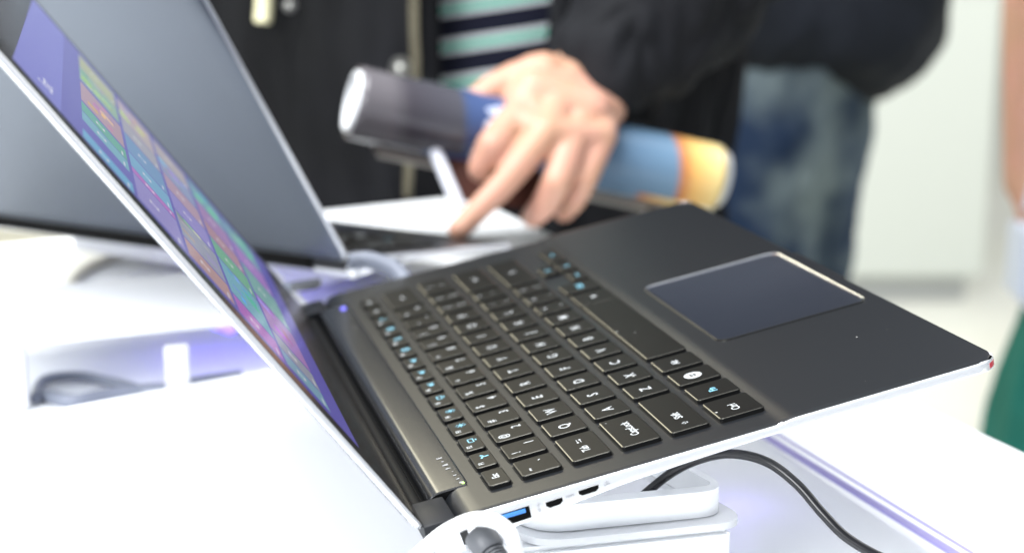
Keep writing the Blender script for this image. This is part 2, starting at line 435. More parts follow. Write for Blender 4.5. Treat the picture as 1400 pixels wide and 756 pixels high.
    for i, s in enumerate((',<', '.>', '/?')): K(KM+(9.25+i)*KP+g, KM+(10.25+i)*KP-g, y0, y1, [('t', s[0], .5, .72, 4.4), ('t', s[1], .5, .28, 4.4)])
    K(KM+12.25*KP+g, KM+15*KP-g, y0, y1, [('g', 'shift', .5, .5, 2.6)])
    y0 += KV; y1 = y0+KB-GAP
    bw = 1.21*KP; sx = -13.58; w2 = (5*KP+sx-bw)/3
    K(KM+g, KM+bw-g, y0, y1, [('t', 'Ctrl', .42, .5, 4.3)])
    K(KM+bw+g, KM+bw+w2-g, y0, y1, [('c', 'Fn', .45, .5, 4.2)])
    K(KM+bw+w2+g, KM+bw+2*w2-g, y0, y1, [('win', '', .48, .47, 3.6)])
    K(KM+bw+2*w2+g, KM+bw+3*w2-g, y0, y1, [('t', 'Alt', .45, .45, 4.2)])
    K(KM+5*KP+g+sx, KM+10*KP-g+sx, y0, y1, [])
    K(187.0, 206.8, y0, y1, [('g', 'ring', .5, .5, 1.9), ('t', 'A', .5, .5, 3.6)])
    K(210.7, 226.4, y0, y1, [('c', 'Ctrl', .5, .5, 4.2)])
    ym = (y0+y1)/2
    K(230.3, 246.0, ym+.5, y1, [('cg', 'left', .5, .5, 1.9)])
    K(249.8, 265.6, y0, ym-.5, [('cg', 'up', .5, .5, 1.9)])
    K(249.8, 265.6, ym+.5, y1, [('cg', 'down', .5, .5, 1.9)])
    K(269.4, 295.2, ym+.5, y1, [('cg', 'right', .5, .5, 1.9)])
    icons = ['fan', 'mon', 'sun', 'sun', 'mon', 'spk', 'spk', 'spk', 'gear', 'ring', 'gear', 'wifi']
    fp = 18.72
    for i in range(15):
        x0 = 15.5+i*fp; x1 = x0+fp-GAP
        if i == 0: leg = [('t', 'Esc', .52, .5, 3.6)]
        elif i <= 12: leg = [('t', 'F%d' % i, .24, .30, 2.8), ('cg', icons[i-1], .66, .58, 1.9)]
        else: leg = [('t', ('Ins', 'Del')[i-13], .5, .5, 3.0)]
        K(x0, x1, YN, YN+FH, leg)
    for x0, x1, y0, y1, leg in keys:
        pts = rrect(x0-.6, x1+.6, y0-.6, y1+.6, 1.6, 3)
        f = bm.faces.new([bm.verts.new(mmv(p[0], p[1], 0.05)) for p in pts])
    obj('key_gap_shade', bm, M['gap_black'], root, smooth=False)
    for x0, x1, y0, y1, leg in keys:
        bm = bmesh.new(); zt = 1.55
        cube_key(bm, x0, x1, y0, y1, zt)
        zz = zt+0.035; dx, dy = x1-x0, y1-y0
        for kind, s, fx, fy, size in leg:
            px, py = x0+dx*fx, y0+dy*fy
            if kind == 't': add_text(bm, s, size*MM, txt_mtx(px, py, zz), 3, bold=0.00007, sx=0.92)
            elif kind == 'c': add_text(bm, s, size*MM, txt_mtx(px, py, zz), 4, bold=0.00010)
            elif kind == 'g': glyph(bm, s, px, py, zz, size*0.75, 3)
            elif kind == 'cg': glyph(bm, s, px, py, zz, size, 4)
            elif kind == 'd': glyph(bm, 'ring', px, py, zz, 0.35, 3)
            elif kind == 'win':
                f = bm.faces.new([bm.verts.new(mmv(px+3.4*math.cos(2*PI*k/28), py+3.4*math.sin(2*PI*k/28), zz)) for k in range(28)]); f.material_index = 3; f.smooth = False
                for a, b in ((-1.25, -1.25), (0.2, -1.25), (-1.25, 0.2), (0.2, 0.2)):
                    f = bm.faces.new([bm.verts.new(mmv(px+q[0], py+q[1], zz+.03)) for q in ((a, b), (a+1.05, b), (a+1.05, b+1.05), (a, b+1.05))]); f.material_index = 0; f.smooth = False
        name = 'space_bar' if not leg else 'key'
        obj(name, bm, [M['key'], M['keyedge'], M['keyside'], M['white_ink'], M['cyan_ink']], root, smooth=False)
    # --- hinge panel (curves down toward the hinge)
    bm = bmesh.new()
    prof = [(15.6, -0.9), (15.55, 0.14), (15.15, 0.27), (14.8, 0.30), (11, 0.33), (7, 0.33), (5.2, 0.30), (4.6, 0.27), (3.6, 0.10), (2.4, -0.35), (1.3, -1.1), (0.5, -2.3), (0.2, -4.2), (0.1, -9)]
    loops = []
    for x in [25.9, 26.4, 29, 60, 120, 200, 270, 295, 297.8, 298.3]:
        t = 1 if x in (25.9, 298.3) else 0
        r = 0 if 27 < x < 297 else 1.0
        loops.append([mmv(x, min(y, 15.6-r) if y > 10 else y, z-0.5*t) for y, z in prof])
    rings(bm, loops, closed=False, cap0=False, cap1=False)
    # end walls
    pan = obj('hinge_panel', bm, M['panel'], root)
    for x in (25.9, 298.3):
        bm = bmesh.new()
        s = -1 if x < 100 else 1
        f = bm.faces.new([bm.verts.new(mmv(x-s*0.02, min(y, 14.6), z-0.5)) for y, z in prof]+[bm.verts.new(mmv(x-s*0.02, 14.6, -9))])
        obj('panel_end_wall', bm, M['blackplastic'], pan, smooth=False)
    # dark channel under the panel and the deck edge
    bm = bmesh.new(); box(bm, 2*MM, (W-2)*MM, -16*MM, -3*MM, -10.5*MM, -3.2*MM); obj('hinge_well', bm, M['blackplastic'], root)
    bm = bmesh.new(); box(bm, 24.5*MM, (W-24.5)*MM, -3.5*MM, 6.5*MM, -8.6*MM, -7.2*MM); obj('hinge_cover', bm, M['gap_black'], root)
    # faint printed spec marks on the panel
    bm = bmesh.new(); x = 57.0
    for s, sz in (('E', 2.6), ('s', 2.0), ('&', 2.8), ('9', 2.4), ('.', 2.0), ('c', 2.0), ('a', 1.8), ('m', 2.0)):
        add_text(bm, s, sz*MM, txt_mtx(x, 11.6+0.12*(57-x)*0.5, 0.47), 0, bold=0.00012); x -= 4.0
    obj('printed_marks', bm, M['faint_ink'], pan, smooth=False)
    # status light
    bm = bmesh.new(); bmesh.ops.create_icosphere(bm, subdivisions=2, radius=0.0005, matrix=Matrix.Translation(mmv(28.0, 14.0, 0.35)))
    obj('status_light', bm, mat('status_led_green', (0.6, 0.9, 0.3), 0.4, emit=(0.6, 1, 0.2), es=1.2), pan)
    bm = bmesh.new(); bmesh.ops.create_icosphere(bm, subdivisions=2, radius=0.0016, matrix=Matrix.Translation(mmv(290.0, 12.0, 0.0)))
    obj('power_light', bm, mat('power_led_blue', (0.2, 0.2, 0.8), 0.4, emit=(0.15, 0.12, 0.9), es=1.0), pan)
    # --- touchpad
    tx0, tx1, ty0, ty1 = 94.0, 191.0, 134.5, 199.1
    bm = bmesh.new()
    z0 = 0.9
    def TL(i, z, r=4.6): return [mmv(p[0], p[1], z0+z) for p in rrect(tx0+i, tx1-i, ty0+i, ty1-i, r-i*.5, 5)]
    vs = rings(bm, [TL(0, 0.05), TL(.15, 0.10), TL(1.15, -0.35+0.42)], [1, 1], cap0=False, cap1=False)
    # broad polished chamfer: outer edge high, inner edge lower (sits just above the deck sheet)
    f = bm.faces.new(vs[-1]); f.material_index = 0; f.smooth = False
    bm2 = bmesh.new(); bm.free(); bm = bm2
    vs = rings(bm, [TL(-.05, 0.0), TL(.02, 0.50), TL(.16, 0.54), TL(1.12, 0.05)], [2, 2, 1], cap0=False, cap1=False)
    f = bm.faces.new(vs[-1]); f.material_index = 0; f.smooth = False
    obj('touchpad', bm, [M['pad'], M['padrim'], M['keyedge']], root)
    # front opening notch
    bm = bmesh.new(); box(bm, 132*MM, 184*MM, -206.0*MM, -203.6*MM, -1.6*MM, 0.72*MM); obj('lid_opening_notch', bm, M['deck'], root)
    # red end at the front corner
    arc = [math.radians(t) for t in (30, 36, 42, 48, 54)]
    bm = bmesh.new(); prism(bm, [((9.5-9.56*math.cos(t))*MM, -(195.8+9.56*math.sin(t))*MM) for t in arc]+[((9.5-9.2*math.cos(t))*MM, -(195.8+9.2*math.sin(t))*MM) for t in arc[::-1]], -2.4*MM, -0.5*MM)
    obj('corner_marker', bm, M['red'], root)
    # --- ports on the left side (x = 0 face)
    def port(name, ya, yb, zl, zr, h, kind):
        # outline follows the slightly sloping side; parallel piped box sunk into the shell
        bm = bmesh.new()
        def quad(x, e, mi):
            P_ = [(ya+e, zl-e), (yb-e, zr-e), (yb-e, zr-h+e), (ya+e, zl-h+e)]
            if kind == 'hdmi': P_ = [(ya+e, zl-e), (yb-e, zr-e), (yb-e, zr-h*.55), (yb-e-1.1, zr-h+e), (ya+e+1.1, zl-h+e), (ya+e, zl-h*.55)]
            f = bm.faces.new([bm.verts.new(mmv(x, y, z)) for y, z in P_]); f.material_index = mi; f.smooth = False
            return P_
        P0 = quad(-0.06, 0, 1); quad(-0.10, 0.35, 0)
        o = obj(name, bm, [M['hole'], M['portmetal']], root, smooth=False)
        return o
    usb = port('usb_port', 15.2, 30.2, -2.6, -2.2, 5.0, 'usb')
    bm = bmesh.new(); prism(bm, [(-0.0009, -0.0160), (-0.00015, -0.0160), (-0.00015, -0.0282), (-0.0009, -0.0282)], -4.3*MM, -3.1*MM); obj('port_tongue', bm, M['portblue'], usb)
    port('hdmi_port', 35.1, 41.7, -2.9, -2.7, 2.9, 'hdmi')
    port('lan_port', 46.8, 54.6, -2.2, -2.0, 2.7, 'hdmi')
    bm = bmesh.new()
    side = lambda yf, z: Matrix.Translation(mmv(-0.08, yf, z)) @ Matrix(((0, 0, -1, 0), (-1, 0, 0, 0), (0, 1, 0, 0), (0, 0, 0, 1)))
    add_text(bm, 'SS', 1.7*MM, side(33.0, -5.3), 0, sx=.8); add_text(bm, 'HDMI', 1.2*MM, side(44.1, -3.4), 0); add_text(bm, 'LAN', 1.1*MM, side(57.2, -3.1), 0)
    def sbar(ya, za, yb, zb, w):
        d = Vector((yb-ya, zb-za)); n_ = Vector((-d.y, d.x)).normalized()*w/2
        bm.faces.new([bm.verts.new(mmv(-0.08, *q)) for q in ((ya+n_.x, za+n_.y), (yb+n_.x, zb+n_.y), (yb-n_.x, zb-n_.y), (ya-n_.x, za-n_.y))])
    sbar(33.0, -4.2, 33.0, -2.4, .12); sbar(33.0, -3.7, 32.3, -3.1, .12); sbar(33.0, -3.4, 33.7, -2.9, .12); sbar(57.2, -2.3, 57.2, -1.7, .12); sbar(56.4, -2.3, 58.0, -2.3, .12)
    obj('port_marks', bm, M['grey_ink'], root, smooth=False)
    # hinge caps at both ends
    for s in (0, 1):
        bm = bmesh.new()
        xa, xb = (2.2, 24.4) if s == 0 else (W-24.4, W-2.2)
        prof = [(-5.6, -0.9), (-5.2, -0.62), (-2, -0.6), (4.9, -0.8), (5.3, -1.1), (5.5, -1.6), (5.5, -8), (-5.6, -8)]
        rings(bm, [[mmv(xa, y, z) for y, z in prof], [mmv(xa+.6, y*1.02, z+.25) for y, z in prof], [mmv(xb-.6, y*1.02, z+.25) for y, z in prof], [mmv(xb, y, z) for y, z in prof]])
        obj('hinge_cap', bm, M['hingeblack'], root)
        bm = bmesh.new()
        xa, xb = (0.3, 23.6) if s == 0 else (W-23.6, W-0.3)
        prof = [(-5.0, -4.8), (5.3, -4.9), (6.0, -11.0), (2, -12.2), (-4, -10)]
        rings(bm, [[mmv(xa+1.2, y*.96, z) for y, z in prof], [mmv(xa, y, z-.3) for y, z in prof], [mmv(xb, y, z) for y, z in prof]])
        obj('hinge_housing', bm, M['silver'], root)
    bm = bmesh.new(); tube(bm, [mmv(27, -3.6, -4.6), mmv(297, -3.6, -4.6)], 2.6*MM, 20); obj('hinge_barrel', bm, M['gap_black'], root)

    # --- lid (own origin on the hinge line; x, d up the lid, n out of the screen)
    lv = lambda x, d, n_: Vector((x*MM, d*MM, n_*MM))
    bm = bmesh.new(); H = 223.0
    def LL(i, n_, r=7): return [lv(p[0], p[1], n_) for p in rrect(i, W-i, -1.2+i, H-i, max(1, r-i), 6)]
    rings(bm, [LL(1.6, -0.15), LL(0.9, 0.02), LL(0.15, -0.55), LL(0.0, -0.8), LL(0.0, -1.55), LL(0.2, -1.8), LL(1.2, -2.35), LL(5, -3.1), LL(14, -3.6)],
          [0, 0, 0, 0, 1, 0, 2, 2, 2, 2][:8]+[2], cap0=True, cap1=True)
    lid = obj('lid', bm, [M['silver'], M['silverline'], M['bluelid']], root)
    bm = bmesh.new()
    def BL(i, n_, r=5.5): return [lv(p[0], p[1], n_) for p in rrect(1.4+i, W-1.4-i, -0.7+i, H-1.4-i, r, 6)]
    rings(bm, [BL(0, -0.1), BL(0, .14), BL(.25, .22)], cap0=False)
    bez = obj('screen_bezel', bm, M['bezel'], lid)
    # display: emissive picture of coloured tiles
    bm = bmesh.new(); cl = bm.loops.layers.float_color.new('Col')
    sx0, sx1, sd0, sd1 = 15.0, 309.0, 30.8, 196.2
    def rect(x0, x1, d0, d1, col, n_, jit=0, sub=(1, 1), grad=None):
        for a in range(sub[0]):
            for b in range(sub[1]):
                xa, xb = x0+(x1-x0)*a/sub[0], x0+(x1-x0)*(a+1)/sub[0]; da, db = d0+(d1-d0)*b/sub[1], d0+(d1-d0)*(b+1)/sub[1]
                col = [v*.66+g_*.34 for v, g_ in zip(col, (112, 104, 142))] if n_ > .266 and n_ < .2745 else col  # purple haze of reflections mixed into the tile colours
                c = list(lin(col))
                if jit: c = [max(0, v*(1+random.uniform(-jit, jit))) for v in c]
                f = bm.faces.new([bm.verts.new(lv(*q, n_)) for q in ((xa, da), (xb, da), (xb, db), (xa, db))])
                for l in f.loops: l[cl] = (*c, 1)
    rect(sx0, sx1, sd0, sd1, (74, 66, 148), 0.26)
    rect(sx0, sx1, 175, sd1, (92, 88, 168), 0.265, sub=(1, 1))
    tiles = [
        # x0,x1,d0,d1,colour
        (18, 37, 141.5, 165, (60, 160, 190)), (61, 84, 141.5, 165, (80, 165, 165)), (86, 112, 141.5, 165, (50, 160, 105)), (117, 178, 141.5, 165, (168, 125, 118)), (188, 238, 141.5, 165, (120, 170, 110)), (240, 294, 141.5, 165, (165, 175, 95)),
        (21, 72, 117, 139.5, (126, 112, 178)), (74, 86, 117, 139.5, (172, 70, 168)), (87, 122, 117, 139.5, (78, 158, 182)), (125, 175, 117, 139.5, (70, 130, 165)), (178, 222, 117, 139.5, (150, 150, 140)), (225, 294, 117, 139.5, (178, 160, 132)),
        (23, 53, 92.5, 115, (172, 122, 98)), (56, 105, 92.5, 115, (128, 135, 138)), (108, 150, 92.5, 115, (120, 105, 178)), (153, 195, 92.5, 115, (170, 128, 130)), (198, 240, 92.5, 115, (120, 140, 165)), (243, 294, 92.5, 115, (170, 158, 135)),
        (21, 48, 68, 90.5, (165, 62, 165)), (51, 108, 68, 90.5, (72, 160, 162)), (111, 150, 68, 90.5, (70, 165, 90)), (153, 190, 68, 90.5, (165, 110, 105)), (193, 240, 68, 90.5, (150, 98, 150)), (243, 294, 68, 90.5, (90, 160, 150)),
        (24, 46, 43.5, 66, (92, 152, 160)), (48, 72, 43.5, 66, (130, 140, 140)), (75, 130, 43.5, 66, (150, 95, 160)), (133, 190, 43.5, 66, (85, 160, 130)), (193, 240, 43.5, 66, (150, 90, 170)), (243, 294, 43.5, 66, (90, 160, 150)),
    ]
    for x0, x1, d0, d1, c in tiles:
        rect(x0, x1, d0, d1, c, 0.27)
        k = random.random()
        if k < .45 and x1-x0 > 30:      # photo tile: patchwork
            q = [(c[0]+random.randint(-45, 45), c[1]+random.randint(-40, 40), c[2]+random.randint(-45, 45)) for _ in range(9)]
            for i in range(9):
                a = x0+(x1-x0)*(0.1+0.8*random.random()); b = d0+(d1-d0)*(0.1+0.7*random.random())
                rect(a, min(x1, a+random.uniform(4, 14)), b, min(d1, b+random.uniform(2, 8)), [max(10, min(235, v)) for v in q[i]], 0.272+i*.0012)
        else:                           # small white symbol and caption line
            mx, md_ = (x0+x1)/2, (d0+d1)/2
            rect(mx-2.4, mx+2.4, md_-.4, md_+4.2, (190, 185, 190), 0.275); rect(mx-1.5, mx+1.5, md_+.6, md_+3.2, c, 0.279)
            rect(x0+2.5, x0+2.5+min(9, (x1-x0)*.4), d0+2, d0+2.8, (185, 185, 195), 0.275)
    nf = len(bm.faces)
    add_text(bm, 'Start', 10*MM, Matrix.Translation(lv(44, 182, .275)), 0)
    bm.faces.ensure_lookup_table()
    for f in bm.faces[nf:]:
        for l in f.loops: l[cl] = (.55, .55, .6, 1)
    m = bpy.data.materials.get('display_picture')
    if not m:
        m = mat('display_picture', (0.01, 0.01, 0.012), 0.16, 0, 0.5)
        nt = m.node_tree; at = nt.nodes.new('ShaderNodeVertexColor'); at.layer_name = 'Col'
        nt.links.new(at.outputs['Color'], nt.nodes['Principled BSDF'].inputs['Emission Color']); nt.nodes['Principled BSDF'].inputs['Emission Strength'].default_value = 1.0
    obj('display', bm, m, lid, smooth=False)
    return root, lid

root1, lid1 = build_laptop()
def set_lid(lid, ang):
    lid.location = Vector((0, HY*MM, HZ*MM)); lid.rotation_euler = (PI-ang, 0, 0)
set_lid(lid1, LID)
root1.matrix_world = m1
G_LAP = 'open demonstration laptops on the white display table'
tag(root1, 'open laptop in sharp focus with black keyboard deck, silver edge and colourful tiled screen', 'laptop', G_LAP)

def copy_tree(o, parent=None):
    c = o.copy(); C.objects.link(c); c.parent = parent
    for ch in list(o.children): copy_tree(ch, c)
    return c
root2 = copy_tree(root1)
lid2 = [c for c in root2.children if c.name.startswith('lid') and not c.name.startswith('lid_')][0]
T2 = Vector((-88.035, 940.169, -240.921))*MM+Vector((0, 0, CAM_Z))
m2 = Matrix.Translation(T2) @ Matrix.Rotation(math.radians(153.399), 4, 'Z') @ Matrix.Rotation(math.radians(10.272), 4, 'X')
root2.matrix_world = m2
set_lid(lid2, math.radians(138.06))
tag(root2, 'blurred laptop behind, its slate blue lid back facing the camera, touched by a fingertip', 'laptop', G_LAP)

# ---------------------------------------------------------------- table, platform, stands
def L2(v): return (v[0], v[1])
TZ = CAM_Z-0.300; PZ = CAM_Z-0.285
def prism_obj(name, pts, z0, z1, mats, parent=None, bevel=0.0, side_mi=None, smooth=False):
    bm = bmesh.new(); fs = prism(bm, pts, z0, z1)
    bm.normal_update()
    bmesh.ops.recalc_face_normals(bm, faces=bm.faces[:])
    if bevel: bmesh.ops.bevel(bm, geom=[e for e in bm.edges], offset=bevel, segments=2, affect='EDGES')
    if side_mi is not None:
        for f in bm.faces:
            if abs(f.normal.z) < 0.5: f.material_index = side_mi
    return obj(name, bm, mats, parent, smooth=smooth)
tab = empty('display_table', Matrix.Translation((0, 0, 0)))
tag(tab, 'glossy white display table carrying both laptops', 'table')
corner = Vector((-0.035, 1.376)); dr = Vector((0.44, -0.90)).normalized(); dl = Vector((-0.895, -0.446)).normalized()
pA = corner; pB = corner+dr*1.25; pC = pB+Vector((-1.7, -0.10)); pD = corner+dl*1.7
prism_obj('table_top', [L2(pA), L2(pD), L2(pC), L2(pB)], TZ-0.035, TZ, M['table'], tab, bevel=0.004)
cen = (pA+pB+pC+pD)/4
q = [cen+(p-cen)*0.86 for p in (pA, pD, pC, pB)]
prism_obj('cabinet', [L2(p) for p in q], 0.08, TZ-0.035, M['acrylic_white'], tab)
q = [cen+(p-cen)*0.80 for p in (pA, pD, pC, pB)]
prism_obj('plinth', [L2(p) for p in q], 0.004, 0.08, M['counterbase'], tab)

plat = prism_obj('display_platform', [(-0.227-0.3*0.83, 0.814-0.3*0.56), (0.036, 0.985), (0.222, 0.500), (-0.55, 0.43)], TZ+0.001, PZ, [M['platform'], M['edge_glow_paint']], bevel=0.002, side_mi=1)
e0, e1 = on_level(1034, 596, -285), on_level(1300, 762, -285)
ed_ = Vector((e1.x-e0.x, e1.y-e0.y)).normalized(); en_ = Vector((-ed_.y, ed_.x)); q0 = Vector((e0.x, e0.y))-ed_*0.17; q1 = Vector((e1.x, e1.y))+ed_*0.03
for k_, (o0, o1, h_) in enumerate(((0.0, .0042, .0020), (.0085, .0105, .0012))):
    prism_obj('edge_glow_bar', [L2(q0+en_*o0), L2(q1+en_*o0), L2(q1+en_*o1), L2(q0+en_*o1)], PZ+0.0005, PZ+h_, M['edge_glow_paint'], plat, bevel=.0004)  # added bars, coloured to draw the violet glow along the edge
tag(plat, 'low white platform with violet light painted on its edge under the sharp laptop', 'platform')

# acrylic cradle under laptop 1
stand = empty('acrylic_stand'); tag(stand, 'clear and white acrylic cradle below the ports of the sharp laptop', 'stand')
zt = -0.238
a0 = on_level(1003, 668, -238); a1 = on_level(735, 694, -238); a2 = on_level(928, 628, -238)
def poly_ring(bm, outer, wid, z0, z1):
    """rounded quadrilateral ring"""
    def rounded(P_, r, n_=6):
        out = []
        for i in range(len(P_)):
            p = Vector(P_[i]); a = Vector(P_[i-1]); b = Vector(P_[(i+1) % len(P_)])
            d1 = (a-p).normalized(); d2 = (b-p).normalized()
            for k in range(n_+1):
                t = k/n_; out.append((1-t)**2*(p+d1*r)+2*t*(1-t)*p+t*t*(p+d2*r))
        return out
    c = sum((Vector(p) for p in outer), Vector((0, 0)))/len(outer)
    O = rounded(outer, 0.014); 
    inner = [Vector(p)+(c-Vector(p)).normalized()*wid*1.41 for p in outer]
    I = rounded(inner, 0.006)
    n_ = len(O)
    o0 = [bm.verts.new((p.x, p.y, z0)) for p in O]; o1 = [bm.verts.new((p.x, p.y, z1)) for p in O]
    i0 = [bm.verts.new((p.x, p.y, z0)) for p in I]; i1 = [bm.verts.new((p.x, p.y, z1)) for p in I]
    for k in range(n_):
        j = (k+1) % n_
        bm.faces.new((o0[k], o0[j], o1[j], o1[k])); bm.faces.new((i0[j], i0[k], i1[k], i1[j])); bm.faces.new((o1[k], o1[j], i1[j], i1[k])); bm.faces.new((o0[j], o0[k], i0[k], i0[j]))
    return O
P0 = Vector((a0.x, a0.y)); P1 = Vector((a1.x, a1.y)); P2 = Vector((a2.x, a2.y))
side_dir = (P2-P0).normalized(); near_dir = (P1-P0).normalized()
far = side_dir*0.12
quad = [P0, P0+side_dir*0.12, P0+side_dir*0.12+near_dir*0.075, P0+near_dir*0.075]
bm = bmesh.new(); poly_ring(bm, quad, 0.005, CAM_Z-0.248, CAM_Z-0.238); obj('cradle_ring', bm, M['acrylic_white'], stand)
cc = sum(quad, Vector((0, 0)))/4
quad2 = [cc+(p-cc)*1.10 for p in quad]
bm = bmesh.new(); poly_ring(bm, quad2, 0.010, CAM_Z-0.2512, CAM_Z-0.2485); obj('cradle_plate', bm, M['acrylic'], stand)
ofs = Vector((0, -0.004)); quad3 = [P0+ofs, P0+ofs+side_dir*0.009, P0+ofs+side_dir*0.009+near_dir*0.085, P0+ofs+near_dir*0.085]
prism_obj('cradle_block', [L2(p) for p in quad3], PZ+0.001, CAM_Z-0.2518, M['acrylic_white'], stand, bevel=0.002)
for t in (0.5,):
    p = P0+side_dir*0.075+near_dir*0.012
    bm = bmesh.new(); box(bm, p.x-0.004, p.x+0.004, p.y-0.003, p.y+0.003, CAM_Z-0.2375, CAM_Z-0.2175); obj('cradle_post', bm, M['acrylic'], stand)

# wedge stand below laptop 2
def in2(x, yf, z): return m2 @ mmv(x, yf, z)
st2 = empty('acrylic_stand'); tag(st2, 'pale acrylic wedge under the blurred laptop with the slate blue lid', 'stand')
bm = bmesh.new()
pts = [(70, 80), (270, 80), (270, 185), (70, 185)]
hi = [bm.verts.new(in2(x, y, -15.3)) for x, y in pts]
hw = [in2(x, y, -15.3) for x, y in pts]
lo = [bm.verts.new((v.x, v.y, PZ+0.001)) for v in hw]
for v, w_ in zip(lo, hw):
    if v.co.z > w_.z-0.002: v.co.z = w_.z-0.002
bm.faces.new(hi); bm.faces.new(lo[::-1])
for i in range(4): bm.faces.new((lo[i], lo[(i+1) % 4], hi[(i+1) % 4], hi[i]))
obj('wedge', bm, M['acrylic'], st2, smooth=False)

# violet LED strip under laptop 2's hinge
la, lb = world_at(262, 338, 985), world_at(312, 346, 960)
bm = bmesh.new(); la.z = lb.z = PZ+0.006; tube(bm, [la, lb], 0.004, 10)
o = obj('led_strip', bm, M['led']); tag(o, 'violet glowing light strip beside the foot of the slate blue lid', 'light strip')

# riser on the left with dark cable loop
riser = empty('acrylic_riser'); tag(riser, 'white acrylic riser at the left edge with a window slot', 'riser')
def wbox(name, p, q, th, z0, z1, m_, parent=None, bevel=0.001):
    p = Vector(p); q = Vector(q); d = (q-p).normalized(); n_ = Vector((-d.y, d.x))*th
    return prism_obj(name, [L2(p), L2(q), L2(q+n_), L2(p+n_)], z0, z1, m_, parent, bevel=bevel)
ra, rb = on_level(-60, 478, -262), on_level(430, 430, -262)
wbox('riser_shelf', (ra.x, ra.y), (rb.x, rb.y), 0.10, CAM_Z-0.264, CAM_Z-0.259, M['acrylic_white'], riser)
for u0, u1 in ((-40, 38), (228, 262)):
    a_ = on_level(u0, 545, -292); b_ = on_level(u1, 542, -292)
    wbox('riser_leg', (a_.x, a_.y), (b_.x, b_.y), 0.006, TZ+0.001, CAM_Z-0.2645, M['acrylic'], riser)

def cable(name, pts, r, m_, label, cat='cable', n=10, group=None):
    bm = bmesh.new(); tube(bm, catmull(pts, n), r, 12); o = obj(name, bm, m_, auto=False)
    return tag(o, label, cat, group)
onT = lambda u, v, h=-296: on_level(u, v, h)
cable('cable', [onT(48, 545), onT(60, 520), onT(105, 514), onT(160, 524), onT(215, 536), onT(262, 522), onT(330, 512)], 0.0028, M['cable_grey'], 'dark grey cable looped on the table inside the riser slot', n=8)
cable('cable', [onT(60, 540, -297), onT(100, 548, -297), onT(150, 540, -297), onT(235, 532, -297), onT(250, 540, -297)], 0.0040, M['cable_grey'], 'thick grey cable end lying behind the platform rim at lower left')
cable('cable', [onT(90, 400, -297), onT(112, 372, -297), onT(160, 352, -297), onT(225, 342, -297), onT(300, 330, -297)], 0.0035, M['cable_cream'], 'cream cable arching across the table behind the screen edge')
cable('cable', [onT(170, 397, -297), onT(215, 394, -297), onT(300, 383, -297), onT(360, 378, -297)], 0.0025, M['cable_black'], 'thin dark cable beside the small white light')
p = onT(211, 386, -288)
bm = bmesh.new(); bmesh.ops.create_icosphere(bm, subdivisions=3, radius=0.0034, matrix=Matrix.Translation(p)); lamp = obj('lamp_bead', bm, M['ledwhite'])
tag(lamp, 'tiny glowing white light bead on the table at left', 'indicator light')

# black cable in front at right
cable('cable', [world_at(820, 722, 640), world_at(868, 686, 640), world_at(915, 648, 634), world_at(955, 628, 626), world_at(1000, 620, 618), world_at(1048, 631, 612), world_at(1090, 662, 606),
                world_at(1125, 702, 600), world_at(1160, 736, 596), world_at(1215, 766, 592), world_at(1300, 795, 590)], 0.00175, M['cable_black'], 'smooth black cable curving out from under the sharp laptop', n=12)

# white cable loop and grey plug at the near hinge corner
def in1(x, yf, z): return m1 @ mmv(x, yf, z)
cable('cable', [world_at(555, 775, 552), world_at(578, 752, 549), world_at(608, 727, 546), world_at(645, 710, 543), world_at(676, 712, 541), world_at(697, 728, 540), world_at(705, 752, 540), world_at(706, 785, 540)], 0.0024, M['cable_white'], 'white cable looping over the grey plug at the hinge corner', n=12)
plug = empty('power_plug'); tag(plug, 'grey rubber plug pushed into the side of the sharp laptop', 'plug')
pa = world_at(655, 730, 549); pb = world_at(686, 775, 541); ax = (pb-pa)
bm = bmesh.new(); tube(bm, [pa-ax*.05, pa, pa+ax*.04, pa+ax*.45, pa+ax*.55], [0.0040, 0.0050, 0.0053, 0.0051, 0.0044], 32); obj('plug_body', bm, M['plug_grey'], plug)
for k in range(4):
    t = .60+.09*k
    bm = bmesh.new(); tube(bm, [pa+ax*t, pa+ax*(t+.015), pa+ax*(t+.045), pa+ax*(t+.06)], [0.0036, 0.0042, 0.0042, 0.0036], 28); obj('strain_relief', bm, M['plug_grey'], plug)
bm = bmesh.new(); tube(bm, [pa+ax*.5, pa+ax*1.0], [0.0034, 0.0034], 20); tube(bm, catmull([pa+ax, pa+ax*1.5, pa+ax*2+Vector((.002, 0, -.006))], 6), 0.0024, 14); obj('cord', bm, M['plug_grey'], plug)

# coiled security cable behind
base_pts = catmull([world_at(478, 358, 905), world_at(505, 356, 905), world_at(535, 366, 895), world_at(553, 384, 885), world_at(548, 402, 878)], 14)
L_ = len(base_pts); coil = []
for i in range(L_*6):
    f_ = i/6; j = min(L_-2, int(f_)); p = base_pts[j].lerp(base_pts[j+1], f_-j); t = (base_pts[j+1]-base_pts[j]).normalized()
    u_ = t.cross(Vector((0, 0, 1))).normalized(); v_ = t.cross(u_); a = i*0.9
    coil.append(p+(u_*math.cos(a)+v_*math.sin(a))*0.0038)
bm = bmesh.new(); tube(bm, coil, 0.0011, 7); o = obj('coiled_cable', bm, M['cable_grey'], auto=False); tag(o, 'grey coiled security cable between the two laptops', 'cable')
